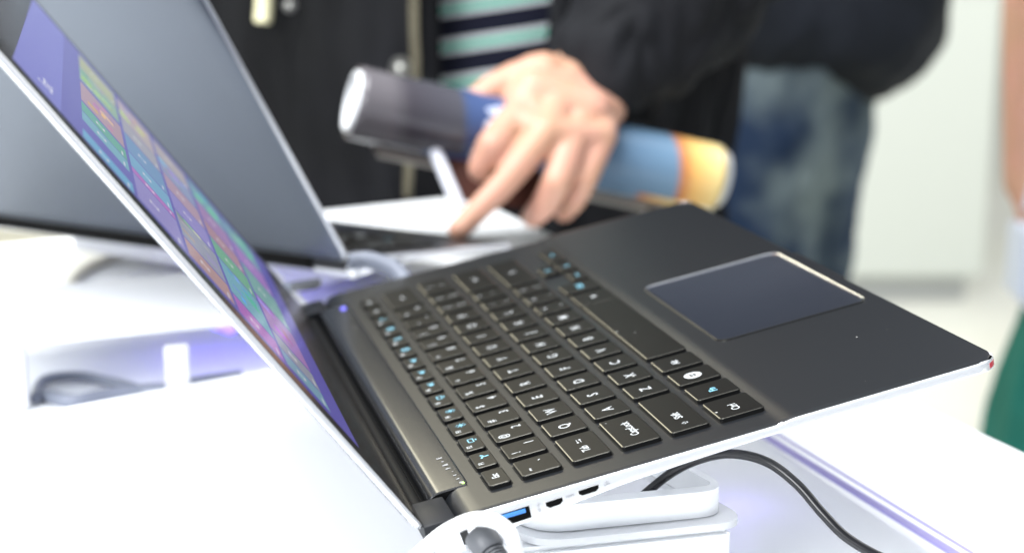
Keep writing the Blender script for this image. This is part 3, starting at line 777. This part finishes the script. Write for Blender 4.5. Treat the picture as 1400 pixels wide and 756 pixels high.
# connector at laptop 1's far side
pc = in1(329, 22, -4)
plug2 = empty('usb_stick'); tag(plug2, 'small grey connector at the far hinge corner of the sharp laptop', 'connector')
bm = bmesh.new(); box(bm, -0.008, 0.006, -0.003, 0.003, -0.002, 0.002); o = obj('shell', bm, M['plug_grey'], plug2)
bm = bmesh.new(); box(bm, 0.0065, 0.012, -0.003, 0.003, -0.002, 0.002); obj('tip', bm, M['cable_grey'], plug2)
plug2.matrix_world = Matrix.Translation(in1(322, 8, 3.0)+Vector((-0.012, 0.012, 0.0))) @ m1.to_3x3().to_4x4() @ Matrix.Rotation(math.radians(60), 4, 'Z')

# ---------------------------------------------------------------- person with pointing hand
HAND_D = 20
def H(u, v, d): return world_at(756+(u-756)*1.04-9, 180+(v-180)*1.04+3, d+HAND_D)
wr = H(806, 112, 1222); elbow = Vector((0.255, 1.44, 1.24)); shoulder = Vector((0.16, 1.58, 1.42))
mcp = {'i': H(712, 164, 1168), 'p': H(756, 178, 1160), 'r': H(791, 184, 1168), 'l': H(828, 184, 1180)}
caps = []
def add(p0, r0, p1, r1): caps.append((p0, r0*MM, p1, r1*MM))
wr_a, wr_b = H(788, 104, 1222), H(822, 122, 1226)
add(wr_a, 19, wr_b, 18)
add(wr_a, 19, mcp['i'], 12.0); add(wr_a, 19, mcp['p'], 11.8); add(wr_b, 18, mcp['r'], 11.5); add(wr_b, 17, mcp['l'], 11.0)
add(mcp['i'], 11.5, mcp['p'], 11.5); add(mcp['p'], 11.5, mcp['r'], 11.5); add(mcp['r'], 11.2, mcp['l'], 10.8)
add(H(740, 128, 1190), 18, H(812, 150, 1190), 17); add(H(742, 104, 1205), 16, H(832, 146, 1205), 16); add(H(728, 140, 1185), 15, H(742, 165, 1172), 13)
# curled index finger round the roll
add(mcp['i'], 12.0, H(686, 196, 1152), 11.4); add(H(686, 196, 1152), 11.8, H(671, 226, 1156), 9.8)
# pointing finger
add(mcp['p'], 11.2, H(700, 246, 1140), 9.2); add(H(700, 246, 1140), 9.2, H(662, 285, 1128), 8.3); add(H(662, 285, 1128), 8.3, H(641, 306, 1122), 7.6)
# ring finger
add(mcp['r'], 11.2, H(770, 243, 1150), 10.2); add(H(770, 243, 1150), 10.2, H(751, 276, 1162), 9.2); add(H(751, 276, 1162), 9.2, H(738, 289, 1178), 8.2)
# little finger
add(mcp['l'], 10.6, H(806, 240, 1168), 9.2); add(H(806, 240, 1168), 9.2, H(792, 268, 1178), 8.2); add(H(792, 268, 1178), 8.2, H(779, 283, 1192), 7.4)
# thumb over the roll
add(H(752, 104, 1206), 17, H(714, 112, 1202), 14.0); add(H(714, 112, 1202), 14.0, H(684, 124, 1196), 11.5); add(H(684, 124, 1196), 11.5, H(664, 136, 1190), 9.2)
add(H(806, 112, 1222), 20, wr.lerp(elbow, 0.45), 25)
hand_me = blob(caps, 0.0017, 7)

def body_caps(hip, sh_l, sh_r, head, el_l, wr_l, el_r, wr_r, kn_l, an_l, kn_r, an_r, s=1.0, hw=.085, lr=.88, hr=1.0):
    V = Vector; c = []
    hip = V(hip); neck = (V(sh_l)+V(sh_r))/2+V((0, 0, .03)); chest = neck.lerp(hip, .35); waist = neck.lerp(hip, .7)
    side = (V(sh_r)-V(sh_l)).normalized()
    for k in (-1, 1):
        c.append((hip+side*k*.075*hr, .10*s*hr, chest+side*k*.085, .105*s)); c.append((waist+side*k*.06*hr, .095*s*hr, chest+side*k*.08, .10*s))
        c.append((chest+side*k*.085, .10*s, neck+side*k*.10-V((0, 0, .05)), .07*s))
    c.append((neck-V((0, 0, .03)), .06*s, V(head)-V((0, 0, .07)), .05*s))
    c.append((V(head)+V((0, 0, .03)), .088*s, V(head)-V((0, .0, .03)), .078*s)); c.append((V(head)-V((0, .03, .08)), .045*s, V(head)-V((0, .02, .05)), .055*s))
    for sh, el, w_ in ((sh_l, el_l, wr_l), (sh_r, el_r, wr_r)):
        sh, el, w_ = V(sh), V(el), V(w_)
        c.append((sh, .055*s, el, .040*s)); c.append((el, .040*s, w_, .026*s))
    for k, kn, an in ((-1, kn_l, an_l), (1, kn_r, an_r)):
        kn, an = V(kn), V(an); h_ = hip+side*k*hw-V((0, 0, .05))
        c.append((h_, .090*s*lr, kn, .058*s*lr)); c.append((kn, .058*s*lr, an, .038*s)); c.append((an-V((0, 0, .03)), .035*s, an+V((0, -.14, -.055)), .028*s))
    return c
def simple_hand(w_, d, s=1.0, lat=Vector((1, 0, 0))):
    """relaxed hand hanging below a wrist: palm, four unequal fingers, thumb"""
    d = Vector(d).normalized(); c = []; w_ = Vector(w_); lat = (lat-d*lat.dot(d)).normalized(); fw = d.cross(lat)
    for k, (ln) in enumerate((.068, .078, .074, .058)):
        o = (k-1.5)*.020*s; k0 = w_+d*.085*s+lat*o
        c.append((w_+lat*o*.6, .016*s, k0, .0115*s)); c.append((k0, .0105*s, k0+d*ln*.5*s+fw*.006, .009*s)); c.append((k0+d*ln*.5*s+fw*.006, .009*s, k0+d*ln*.9*s+fw*.024*s, .007*s))
    c.append((w_+lat*-.02*s, .015*s, w_+lat*-.045*s+d*.05*s+fw*.01, .011*s)); c.append((w_+lat*-.045*s+d*.05*s+fw*.01, .0105*s, w_+lat*-.048*s+d*.085*s+fw*.02, .0085*s))
    return c
def face(head, s=1.0, skin=None, parent=None):
    head = Vector(head); bm = bmesh.new()
    return None

def join_meshes(a, b):
    bm = bmesh.new(); bm.from_mesh(a); bm.from_mesh(b); me = bpy.data.meshes.new('body'); bm.to_mesh(me); bm.free(); return me

def add_face(parent, head, m_skin):
    """eyes and lips of a head that looks toward -y"""
    head = Vector(head)
    for k in (-1, 1):
        bm = bmesh.new(); bmesh.ops.create_icosphere(bm, subdivisions=2, radius=.0105, matrix=Matrix.Translation(head+Vector((k*.029, -.0735, -.004))))
        n_ = len(bm.faces); bmesh.ops.create_icosphere(bm, subdivisions=2, radius=.0062, matrix=Matrix.Translation(head+Vector((k*.029, -.0795, -.004))))
        bm.faces.ensure_lookup_table()
        for f in bm.faces[n_:]: f.material_index = 1
        obj('eye', bm, [M['whitetrim'], M['hair']], parent)

p1 = empty('person', Matrix.Translation((-0.045, 1.56, 0)))
tag(p1, 'person in open black coat and striped polo pointing at the blurred laptop', 'person')
def keep(o, root):
    """parts are modelled in world coordinates: keep them there under a moved root"""
    o.parent = root; o.matrix_parent_inverse = root.matrix_world.inverted(); return o
bpy.context.view_layer.update()
head1 = (-0.045, 1.50, 1.615)
bc = body_caps((-0.045, 1.58, .92), (-0.225, 1.58, 1.41), (0.135, 1.58, 1.41), head1, (-0.33, 1.60, 1.13), (-0.30, 1.50, .90), (0.255, 1.45, 1.24), tuple(wr.lerp(elbow, .35)), (-0.13, 1.53, .50), (-0.14, 1.58, .09), (0.04, 1.53, .50), (0.05, 1.58, .09))
bc += simple_hand((-0.30, 1.49, .89), (0.02, -.1, -1), lat=Vector((0, 1, 0)))
bc.append((Vector(head1)+Vector((0, -.088, -.02)), .012, Vector(head1)+Vector((0, -.080, .01)), .008))
for k in (-1, 1): bc.append((Vector(head1)+Vector((k*.085, .005, -.02)), .014, Vector(head1)+Vector((k*.087, .01, .015)), .016))
body_me = blob(bc, 0.009, 3)
me = join_meshes(body_me, hand_me)
body1 = keep(mesh_obj('body', me, M['skin'], None, auto=False), p1)
def hair(head, root, long=False):
    h = Vector(head); c = [(h+Vector((0, .015, .045)), .092, h+Vector((0, .03, .0)), .088), (h+Vector((0, -.03, .075)), .06, h+Vector((0, .02, .06)), .08)]
    if long: c += [(h+Vector((-.06, .05, 0)), .05, h+Vector((-.07, .06, -.2)), .04), (h+Vector((.06, .05, 0)), .05, h+Vector((.07, .06, -.2)), .04), (h+Vector((0, .06, 0)), .07, h+Vector((0, .08, -.2)), .05)]
    keep(mesh_obj('hair', blob(c, .008, 2, (60, .006)), M['hair'], None, auto=False), root)
hair(head1, p1); add_face(p1, head1, None)
for ch in list(p1.children):
    if ch.name.startswith('eye'): ch.matrix_parent_inverse = p1.matrix_world.inverted()

def shell(cx, cy, prof, a0, a1, n=90, folds=0.006, seed=0.0, fs=1.0):
    """cloth shell round an upright axis: prof = (z, rx, ry); angles in degrees, 270 = front"""
    bm = bmesh.new(); rows = []
    zs = []
    for (z0, *_), (z1, *_) in zip(prof, prof[1:]):
        k = max(1, int(abs(z1-z0)/.02)); zs += [z0+(z1-z0)*j/k for j in range(k)]
    zs.append(prof[-1][0])
    pr = sorted(prof)
    for z in zs:
        rx = interp([(p[0], p[1]) for p in pr], z); ry = interp([(p[0], p[2]) for p in pr], z); row = []
        for i in range(n+1):
            a = math.radians(a0+(a1-a0)*i/n)
            f_ = noise.noise(Vector((a*3.2*fs+seed, z*3.0, seed)))*1.0+noise.noise(Vector((a*8*fs, z*9+a*3, seed+5)))*.5
            k = 1+f_*folds/.15
            row.append(bm.verts.new((cx+rx*k*math.cos(a), cy+ry*k*math.sin(a), z)))
        rows.append(row)
    for r0, r1 in zip(rows, rows[1:]):
        for i in range(n): bm.faces.new((r0[i], r0[i+1], r1[i+1], r1[i]))
    return bm
def thick(o, t):
    md = o.modifiers.new('t', 'SOLIDIFY'); md.thickness = t; md.offset = -1
    return o
# striped shirt
bm = shell(-0.045, 1.56, [(0.995, .192, .125), (1.05, .185, .125), (1.30, .20, .13), (1.42, .15, .10), (1.46, .07, .07)], 0, 360, folds=.004, seed=2)
keep(obj('polo_shirt', bm, M['shirt'], None, auto=False), p1)
# trousers
tc = []
for sx_ in (-1, 1):
    tc += [(Vector((-0.045+sx_*.085, 1.58, .90)), .115, Vector((-0.045+sx_*.088, 1.54, .50)), .085), (Vector((-0.045+sx_*.088, 1.54, .50)), .085, Vector((-0.045+sx_*.093, 1.58, .10)), .07)]
keep(mesh_obj('trousers', blob(tc, .012, 3, (14, .010)), M['trousers'], None, auto=False), p1)
for sx_ in (-1, 1):
    c = [(Vector((-0.045+sx_*.095, 1.60, .045)), .042, Vector((-0.045+sx_*.095, 1.44, .035)), .033)]
    keep(mesh_obj('shoe', blob(c, .008, 2), M['shoe'], None), p1)
# coat: open shell
COAT = [(0.78, .228, .172), (0.90, .232, .170), (0.98, .246, .168), (1.05, .256, .168), (1.25, .235, .155), (1.38, .205, .14), (1.45, .15, .115), (1.49, .09, .09)]
bm = shell(-0.045, 1.565, COAT, 288, 627, n=200, folds=.019, seed=1, fs=1.3)
coat = keep(thick(obj('coat', bm, M['coat'], None, auto=False), .012), p1)
# sleeves
cuff = H(806, 114, 1218)
def lerp(a, b, t): return Vector(a).lerp(Vector(b), t)
sl = [(lerp(cuff, elbow, .10), .048, lerp(cuff, elbow, .5), .064), (lerp(cuff, elbow, .5), .064, elbow, .082), (elbow, .082, Vector((0.21, 1.56, 1.40)), .085), (Vector((0.21, 1.56, 1.40)), .085, Vector((0.12, 1.57, 1.42)), .07)]
keep(mesh_obj('sleeve', blob(sl, .005, 3, (19, .024)), M['coat'], None, auto=False), p1)
sl = [(Vector((-0.30, 1.51, .945)), .045, Vector((-0.34, 1.62, 1.13)), .058), (Vector((-0.34, 1.62, 1.13)), .060, Vector((-0.245, 1.59, 1.38)), .066), (Vector((-0.245, 1.59, 1.38)), .066, Vector((-0.16, 1.57, 1.42)), .07)]
keep(mesh_obj('sleeve', blob(sl, .008, 3, (16, .016)), M['coat'], None, auto=False), p1)
# zip on the coat front, following the shell
def coat_pt(u, v, off=.004):
    """front of the coat where a bearing meets it"""
    o_ = Vector((0, 0, CAM_Z)); d_ = (world_at(u, v, 1000)-o_)
    best = None
    t = 1.30
    while t < 1.75:
        p = o_+d_*t; rx = interp([(q[0], q[1]) for q in COAT], p.z); ry = interp([(q[0], q[2]) for q in COAT], p.z)
        if ((p.x+.045)/rx)**2+((p.y-1.565)/ry)**2 < 1.04: best = p; break
        t += .002
    best = best or o_+d_*1.41
    return best-d_.normalized()*off*2.5
bm = bmesh.new()
zp = catmull([coat_pt(568, -60), coat_pt(566, 0), coat_pt(566, 40), coat_pt(568, 90), coat_pt(564, 150), coat_pt(560, 200), coat_pt(558, 250)], 22)
for i, p in enumerate(zp):
    if i % 2 == 0: bmesh.ops.create_cube(bm, size=1, matrix=Matrix.Translation(p) @ Matrix.Diagonal((.0070, .0035, .0022, 1)))
tube(bm, zp, .0018, 8); tube(bm, [zp[-1], zp[-1]-Vector((0, .002, .012))], .0036, 8)
keep(obj('zip', bm, M['brass'], None), p1)
for u, v, r in ((548, 94, .0088), (396, 8, .0058)):
    c = coat_pt(u, v, .005); bm = bmesh.new()
    mt = Matrix.Translation(c) @ Matrix.Rotation(PI/2, 4, 'X')
    bmesh.ops.create_cone(bm, cap_ends=True, segments=28, radius1=r, radius2=r*.8, depth=.004, matrix=mt)
    bmesh.ops.create_uvsphere(bm, u_segments=16, v_segments=8, radius=r*.5, matrix=mt @ Matrix.Translation((0, 0, .002)))
    keep(obj('snap_button', bm, M['snap'], None), p1)
bm = bmesh.new(); tube(bm, catmull([coat_pt(372, -90, .006), coat_pt(364, -40, .006), coat_pt(361, 10, .006), coat_pt(359, 32, .006)], 8), [.0070]*24+[.006], 12); keep(obj('cord_pull', bm, M['cream'], None), p1)

# ---------------------------------------------------------------- rolled posters in the hand
ra_, rb_ = world_at(483, 140, 1185), world_at(975, 244, 1262)
roll = empty('poster_roll'); tag(roll, 'rolled glossy posters, grey at one end and yellow at the other, held in the hand', 'poster roll')
axr = (rb_-ra_); Lr = axr.length; axn = axr.normalized(); ur = axn.cross(Vector((0, 0, 1))).normalized(); vr = axn.cross(ur).normalized()
def roll_mesh(t0, t1, r, turns0, turns1, ext=0.0):
    bm = bmesh.new(); n = 96; m_ = 60; rows = []
    for j in range(m_+1):
        t = t0+(t1-t0)*j/m_; row = []
        for i in range(n+1):
            a = 2*PI*(turns0+(turns1-turns0)*i/n); rr = r-(.0005*(turns1-turns0)*i/n*3)-.0012*abs(i/n)
            p = ra_+axn*Lr*t+(ur*math.cos(a)+vr*math.sin(a))*rr
            row.append(bm.verts.new(p))
        rows.append(row)
    return bm, rows
def roll_mat():
    m = mat('poster_print', (0.2, 0.2, 0.22), 0.15, 0, 0.5)
    nt = m.node_tree; b = nt.nodes['Principled BSDF']; u = nt.nodes.new('ShaderNodeUVMap'); u.uv_map = 'UV'
    s = nt.nodes.new('ShaderNodeSeparateXYZ'); nt.links.new(u.outputs['UV'], s.inputs[0])
    w = nt.nodes.new('ShaderNodeMath'); w.operation = 'MULTIPLY_ADD'; w.inputs[1].default_value = -.22
    nt.links.new(s.outputs['Y'], w.inputs[0]); nt.links.new(s.outputs['X'], w.inputs[2])
    r = nt.nodes.new('ShaderNodeValToRGB'); cr = r.color_ramp
    st = [(0, (.13, .12, .13)), (.05, (.055, .05, .06)), (.185, (.07, .07, .085)), (.20, (.05, .08, .18)), (.33, (.06, .10, .24)), (.42, (.10, .17, .30)), (.60, (.10, .17, .26)), (.775, (.15, .25, .36)), (.79, (.50, .17, .06)), (.83, (.78, .45, .14)), (.90, (.85, .66, .28)), (.985, (.85, .80, .62))]
    cr.elements[0].position = st[0][0]; cr.elements[0].color = (*st[0][1], 1); cr.elements[1].position = st[-1][0]; cr.elements[1].color = (*st[-1][1], 1)
    for p, c in st[1:-1]: e = cr.elements.new(p); e.color = (*c, 1)
    nt.links.new(w.outputs[0], r.inputs['Fac']); nt.links.new(r.outputs['Color'], b.inputs['Base Color'])
    return m
bm = bmesh.new(); uvl = bm.loops.layers.uv.new('UV'); n = 96; mseg = 50; rows = []
for j in range(mseg+1):
    t = j/mseg; row = []
    for i in range(n+1):
        f_ = i/n; a = 2*PI*(f_*2.15)+0.9; rr = .0256-.0022*f_
        row.append((bm.verts.new(ra_+axn*Lr*t+(ur*math.cos(a)+vr*math.sin(a)*1.0)*rr), t, f_))
    rows.append(row)
for r0, r1 in zip(rows, rows[1:]):
    for i in range(n):
        q = (r0[i], r0[i+1], r1[i+1], r1[i]); f = bm.faces.new([x[0] for x in q])
        for l, x in zip(f.loops, q): l[uvl].uv = (x[1], x[2])
sheet = thick(obj('outer_sheet', bm, roll_mat(), roll, auto=False), .0006)
bm = bmesh.new(); rows = []
for j in range(3):
    t = -.008+1.03*j/2; row = []
    for i in range(n+1):
        f_ = i/n; a = 2*PI*(f_*2.0)+2.0; rr = .0222-.0035*f_
        row.append(bm.verts.new(ra_+axn*Lr*t+(ur*math.cos(a)+vr*math.sin(a))*rr))
    rows.append(row)
for r0, r1 in zip(rows, rows[1:]):
    for i in range(n): bm.faces.new((r0[i], r0[i+1], r1[i+1], r1[i]))
thick(obj('inner_sheet', bm, M['paperwhite'], roll, auto=False), .0008)
# lettering band printed on the grey end
for k, (tt, s_) in enumerate(((.345, 'AC'), (.325, 'IO'))):
    bm = bmesh.new(); me_t = text_mesh(s_, .015 if k == 0 else .012, .0004)
    for v in me_t.vertices:
        pass
    bm.from_mesh(me_t)
    for v in bm.verts:
        x_, y_ = v.co.x, v.co.y; a = x_/.0245+(-0.45 if k == 0 else 0.55)
        v.co = ra_+axn*(Lr*tt-y_)+(ur*math.cos(a)+vr*math.sin(a))*.0270
    obj('printed_lettering', bm, mat('pale_print_%d' % k, (.55, .62, .78), .3), roll, smooth=False)
# folded brochures carried below the roll
bro = empty('brochure_stack'); tag(bro, 'thin grey edged brochures held under the poster roll', 'brochures')
for k in range(3):
    dz = Vector((0, 0, -.0280-.0036*k)); a_, b_ = ra_.lerp(rb_, .04+.01*k)+dz, ra_.lerp(rb_, .93-.06*k)+dz
    n_ = Vector((0, .05, 0.004)); bm = bmesh.new()
    vs = [bm.verts.new(p) for p in (a_, b_, b_+n_, a_+n_)]; vt = [bm.verts.new(p+Vector((0, 0, .0026))) for p in (a_, b_, b_+n_, a_+n_)]
    bm.faces.new(vs[::-1]); bm.faces.new(vt)
    for i in range(4): bm.faces.new((vs[i], vs[(i+1) % 4], vt[(i+1) % 4], vt[i]))
    obj('brochure', bm, mat('brochure_%d' % k, [(.35, .34, .33), (.16, .13, .11), (.40, .38, .34)][k], .35), bro, smooth=False)
# brown leather phone case with white edge
case = empty('phone_case'); tag(case, 'brown leather phone case with white edge hanging below the hand', 'phone case')
c0, c1 = H(612, 208, 1178), H(636, 268, 1168); c2 = H(752, 222, 1192); c3 = H(742, 282, 1185)
bm = bmesh.new(); bk = Vector((0, .010, 0))
vs = [bm.verts.new(p) for p in (c0, c2, c3, c1)]; vt = [bm.verts.new(p+bk) for p in (c0, c2, c3, c1)]
bm.faces.new(vs); bm.faces.new(vt[::-1])
for i in range(4): bm.faces.new((vs[i], vt[i], vt[(i+1) % 4], vs[(i+1) % 4]))
bmesh.ops.bevel(bm, geom=bm.edges[:], offset=.002, segments=2, affect='EDGES'); obj('leather_body', bm, M['brownleather'], case)
bm = bmesh.new(); e0, e1 = H(611, 206, 1172), H(641, 276, 1160); tube(bm, [e0, e0.lerp(e1, .5), e1], .0046, 14); 
bmesh.ops.create_icosphere(bm, subdivisions=2, radius=.0046, matrix=Matrix.Translation(e0)); obj('white_edge', bm, M['whitetrim'], case)

# ---------------------------------------------------------------- person in jeans behind
p2 = empty('person', Matrix.Translation((0.42, 2.35, 0))); bpy.context.view_layer.update()
tag(p2, 'person in dark jacket and blue jeans standing farther back beside the off white counter', 'person')
head2 = (0.44, 2.37, 1.60)
hand2 = world_at(1200, -12, 2330)
bc = body_caps((0.385, 2.39, .93), (0.26, 2.40, 1.40), (0.60, 2.36, 1.40), head2, (0.24, 2.44, 1.12), (0.30, 2.36, 1.00), (0.66, 2.38, 1.14), tuple(hand2+Vector((.05, .02, .05))), (0.335, 2.33, .48), (0.315, 2.38, .08), (0.39, 2.42, .48), (0.38, 2.50, .08), hw=.022, lr=.72, hr=.6)
bc += simple_hand(hand2+Vector((.03, .01, .04)), (-.6, -.1, -.8))
bc.append((Vector(head2)+Vector((0, -.088, -.02)), .012, Vector(head2)+Vector((0, -.080, .01)), .008))
keep(mesh_obj('body', blob(bc, .009, 3), M['skin_dark'], None, auto=False), p2); hair(head2, p2)
tc = [(Vector((0.36, 2.38, .93)), .108, Vector((0.300, 2.33, .50)), .095), (Vector((0.300, 2.33, .50)), .095, Vector((0.30, 2.38, .10)), .075),
      (Vector((0.415, 2.40, .93)), .098, Vector((0.39, 2.42, .50)), .082), (Vector((0.39, 2.42, .50)), .070, Vector((0.38, 2.50, .10)), .062), (Vector((0.37, 2.38, .96)), .105, Vector((0.42, 2.40, .96)), .10)]
keep(mesh_obj('jeans', blob(tc, .011, 3, (13, .016)), M['denim'], None, auto=False), p2)
tc = [(Vector((0.36, 2.385, 1.00)), .140, Vector((0.36, 2.40, 1.32)), .12), (Vector((0.46, 2.385, 1.00)), .140, Vector((0.50, 2.38, 1.32)), .12), (Vector((0.28, 2.40, 1.38)), .07, Vector((0.58, 2.37, 1.38)), .07),
      (Vector((0.60, 2.36, 1.38)), .08, Vector((0.665, 2.37, 1.15)), .075), (Vector((0.665, 2.37, 1.15)), .075, hand2+Vector((.02, .005, .02)), .050), (Vector((0.56, 2.42, 1.16)), .08, Vector((0.50, 2.38, 1.03)), .09),
      (Vector((0.26, 2.40, 1.38)), .075, Vector((0.24, 2.44, 1.12)), .065), (Vector((0.24, 2.44, 1.12)), .065, Vector((0.29, 2.37, 1.02)), .05)]
keep(mesh_obj('jacket', blob(tc, .011, 3, (12, .018)), M['jacket'], None, auto=False), p2)
for x_, y_ in ((0.315, 2.36), (0.38, 2.48)):
    keep(mesh_obj('shoe', blob([(Vector((x_, y_+.03, .045)), .042, Vector((x_, y_-.13, .035)), .033)], .008, 2), M['shoe'], None), p2)

# ---------------------------------------------------------------- person at the right edge
p3 = empty('person', Matrix.Translation((0.69, 1.78, 0))); bpy.context.view_layer.update()
tag(p3, 'person in pale blouse and teal skirt at the right edge, bare arm hanging', 'person')
head3 = (0.70, 1.76, 1.52)
wr3 = world_at(1398, 250, 1790)+Vector((0.004, 0, 0)); el3 = world_at(1412, 40, 1800)+Vector((.004, 0, 0.03))
bc = body_caps((0.75, 1.80, .88), (0.565, 1.80, 1.32), (0.855, 1.80, 1.32), head3, tuple(el3), tuple(wr3), (0.91, 1.80, 1.06), (0.90, 1.74, .84), (0.62, 1.76, .47), (0.62, 1.80, .08), (0.78, 1.76, .47), (0.78, 1.80, .08), s=.94)
bc += simple_hand(wr3, (0.15, -.05, -1), .92, lat=Vector((.3, 1, 0))); bc += simple_hand((0.90, 1.74, .83), (0, -.05, -1), .92, lat=Vector((0, 1, 0)))
bc.append((Vector(head3)+Vector((0, -.082, -.02)), .012, Vector(head3)+Vector((0, -.076, .01)), .008))
keep(mesh_obj('body', blob(bc, .009, 3), M['skin'], None, auto=False), p3); hair(head3, p3, True); add_face(p3, head3, None)
for ch in list(p3.children):
    if ch.name.startswith('eye'): ch.matrix_parent_inverse = p3.matrix_world.inverted()
bm = shell(0.745, 1.80, [(0.735, .195, .15), (0.83, .180, .135), (0.98, .180, .125), (1.15, .188, .128), (1.28, .20, .125), (1.345, .15, .095), (1.37, .07, .07)], 0, 360, folds=.006, seed=4)
keep(obj('blouse', bm, M['paleblue'], None, auto=False), p3)
bm = shell(0.75, 1.80, [(0.42, .235, .205), (0.60, .215, .19), (0.74, .185, .14), (0.80, .16, .12)], 0, 360, n=140, folds=.012, seed=9, fs=2.2)
keep(thick(obj('skirt', bm, M['teal'], None, auto=False), .004), p3)
for x_ in (0.62, 0.78):
    keep(mesh_obj('shoe', blob([(Vector((x_, 1.81, .045)), .038, Vector((x_, 1.68, .032)), .030)], .008, 2), M['shoe'], None), p3)
# pale handbag / garment the hand holds
bg = empty('tote_bag', Matrix.Translation((0,0,0))); tag(bg, 'pale blue white tote bag hanging from the hand at the right edge', 'bag')
ct = world_at(1425, 345, 1770)
bm = bmesh.new(); box(bm, ct.x-.032, ct.x+.09, ct.y-.05, ct.y+.03, ct.z-.055, ct.z+.045)
bmesh.ops.bevel(bm, geom=bm.edges[:], offset=.015, segments=3, affect='EDGES'); obj('bag_body', bm, M['paleblue'], bg)
bm = bmesh.new(); tube(bm, catmull([ct+Vector((-.02, 0, .045)), ct+Vector((-.008, 0, .085)), ct+Vector((.03, 0, .10)), ct+Vector((.07, 0, .045))], 8), .004, 8); obj('handle', bm, M['paleblue'], bg)

# ---------------------------------------------------------------- hall
bm = bmesh.new(); n_ = 24
vs = [[bm.verts.new((-9+18*i/n_, -4+16*j/n_, 0)) for i in range(n_+1)] for j in range(n_+1)]
for j in range(n_):
    for i in range(n_): bm.faces.new((vs[j][i], vs[j][i+1], vs[j+1][i+1], vs[j+1][i]))
o = obj('floor', bm, M['floor'], smooth=False); tag(o, None, kind='structure')
bm = bmesh.new(); box(bm, -9, 9, 11.0, 11.2, 0.003, 4.2); o = obj('wall', bm, M['wall'], smooth=False); tag(o, 'pale grey far wall of the exhibition hall', 'wall')
ctr = empty('counter'); tag(ctr, 'off white exhibition counter standing behind the person in jeans', 'counter')
prism_obj('counter_front', [(-0.9, 4.38), (1.235, 4.38), (1.235, 5.2), (-0.9, 5.2)], 0.07, 0.84, M['counter'], ctr, bevel=.01)
prism_obj('counter_kick', [(-0.85, 4.42), (1.20, 4.42), (1.20, 5.15), (-0.85, 5.15)], 0.003, 0.0695, M['counterbase'], ctr)
prism_obj('counter_top', [(-0.92, 4.36), (1.255, 4.36), (1.255, 5.22), (-0.92, 5.22)], 0.841, 0.865, M['counter'], ctr, bevel=.004)

# ---------------------------------------------------------------- lighting (hall lamps and added fill lamps)
w = bpy.data.worlds.new('World'); S.world = w; w.use_nodes = True
bg_ = w.node_tree.nodes['Background']; bg_.inputs[0].default_value = (0.80, 0.88, 1.0, 1); bg_.inputs[1].default_value = 0.42
def area(name, loc, target, sx_, sy_, power, col):
    l = bpy.data.lights.new(name, 'AREA'); l.shape = 'RECTANGLE'; l.size = sx_; l.size_y = sy_; l.energy = power; l.color = col
    o = bpy.data.objects.new(name, l); C.objects.link(o); o.location = loc
    o.rotation_euler = (Vector(target)-Vector(loc)).to_track_quat('-Z', 'Y').to_euler(); return o
area('ceiling_or_fill_lamp', (-0.75, 0.7, 3.1), (-0.1, 0.8, 1.0), 1.5, 1.5, 135, (0.97, 0.985, 1.0))
area('ceiling_or_fill_lamp', (1.9, 1.4, 3.0), (0.3, 1.2, 1.0), 1.2, 1.2, 5, (1.0, 0.98, 0.94))
area('ceiling_or_fill_lamp', (-1.75, 4.4, 2.75), (0, 0.8, 0.95), 2.6, 1.3, 95, (1.0, 0.93, 0.70))
area('ceiling_or_fill_lamp', (-1.6, -1.3, 2.4), (-0.1, 0.6, 1.0), 1.4, 1.2, 92, (0.97, 0.985, 1.0))  # fill lamp added behind the camera to brighten stand and table
area('ceiling_or_fill_lamp', (2.6, 3.0, 2.9), (0.5, 4.8, 0.2), 1.4, 1.4, 85, (1.0, 0.99, 0.95))
area('added_wall_wash', (-5.2, 7.0, 3.9), (-5.8, 11, 1.6), 3.0, 1.0, 520, (1.0, 0.91, 0.66))  # unseen lamp added to warm the wall that the key edges reflect
pl = bpy.data.lights.new('violet_led_light', 'POINT'); pl.energy = 0.055; pl.color = (0.18, 0.12, 1.0); pl.shadow_soft_size = 0.01
o = bpy.data.objects.new('violet_led_light', pl); C.objects.link(o); o.location = on_level(352, 358, -279)
pl = bpy.data.lights.new('violet_led_light', 'POINT'); pl.energy = 0.009; pl.color = (0.30, 0.22, 1.0); pl.shadow_soft_size = 0.01
o = bpy.data.objects.new('violet_led_light', pl); C.objects.link(o); o.location = on_level(1010, 640, -268)

# ---------------------------------------------------------------- render settings
S.render.engine = 'CYCLES'
S.view_settings.view_transform = 'Standard'; S.view_settings.look = 'None'; S.view_settings.exposure = 0.0; S.view_settings.gamma = 1.0
S.render.resolution_x = 1024; S.render.resolution_y = 552
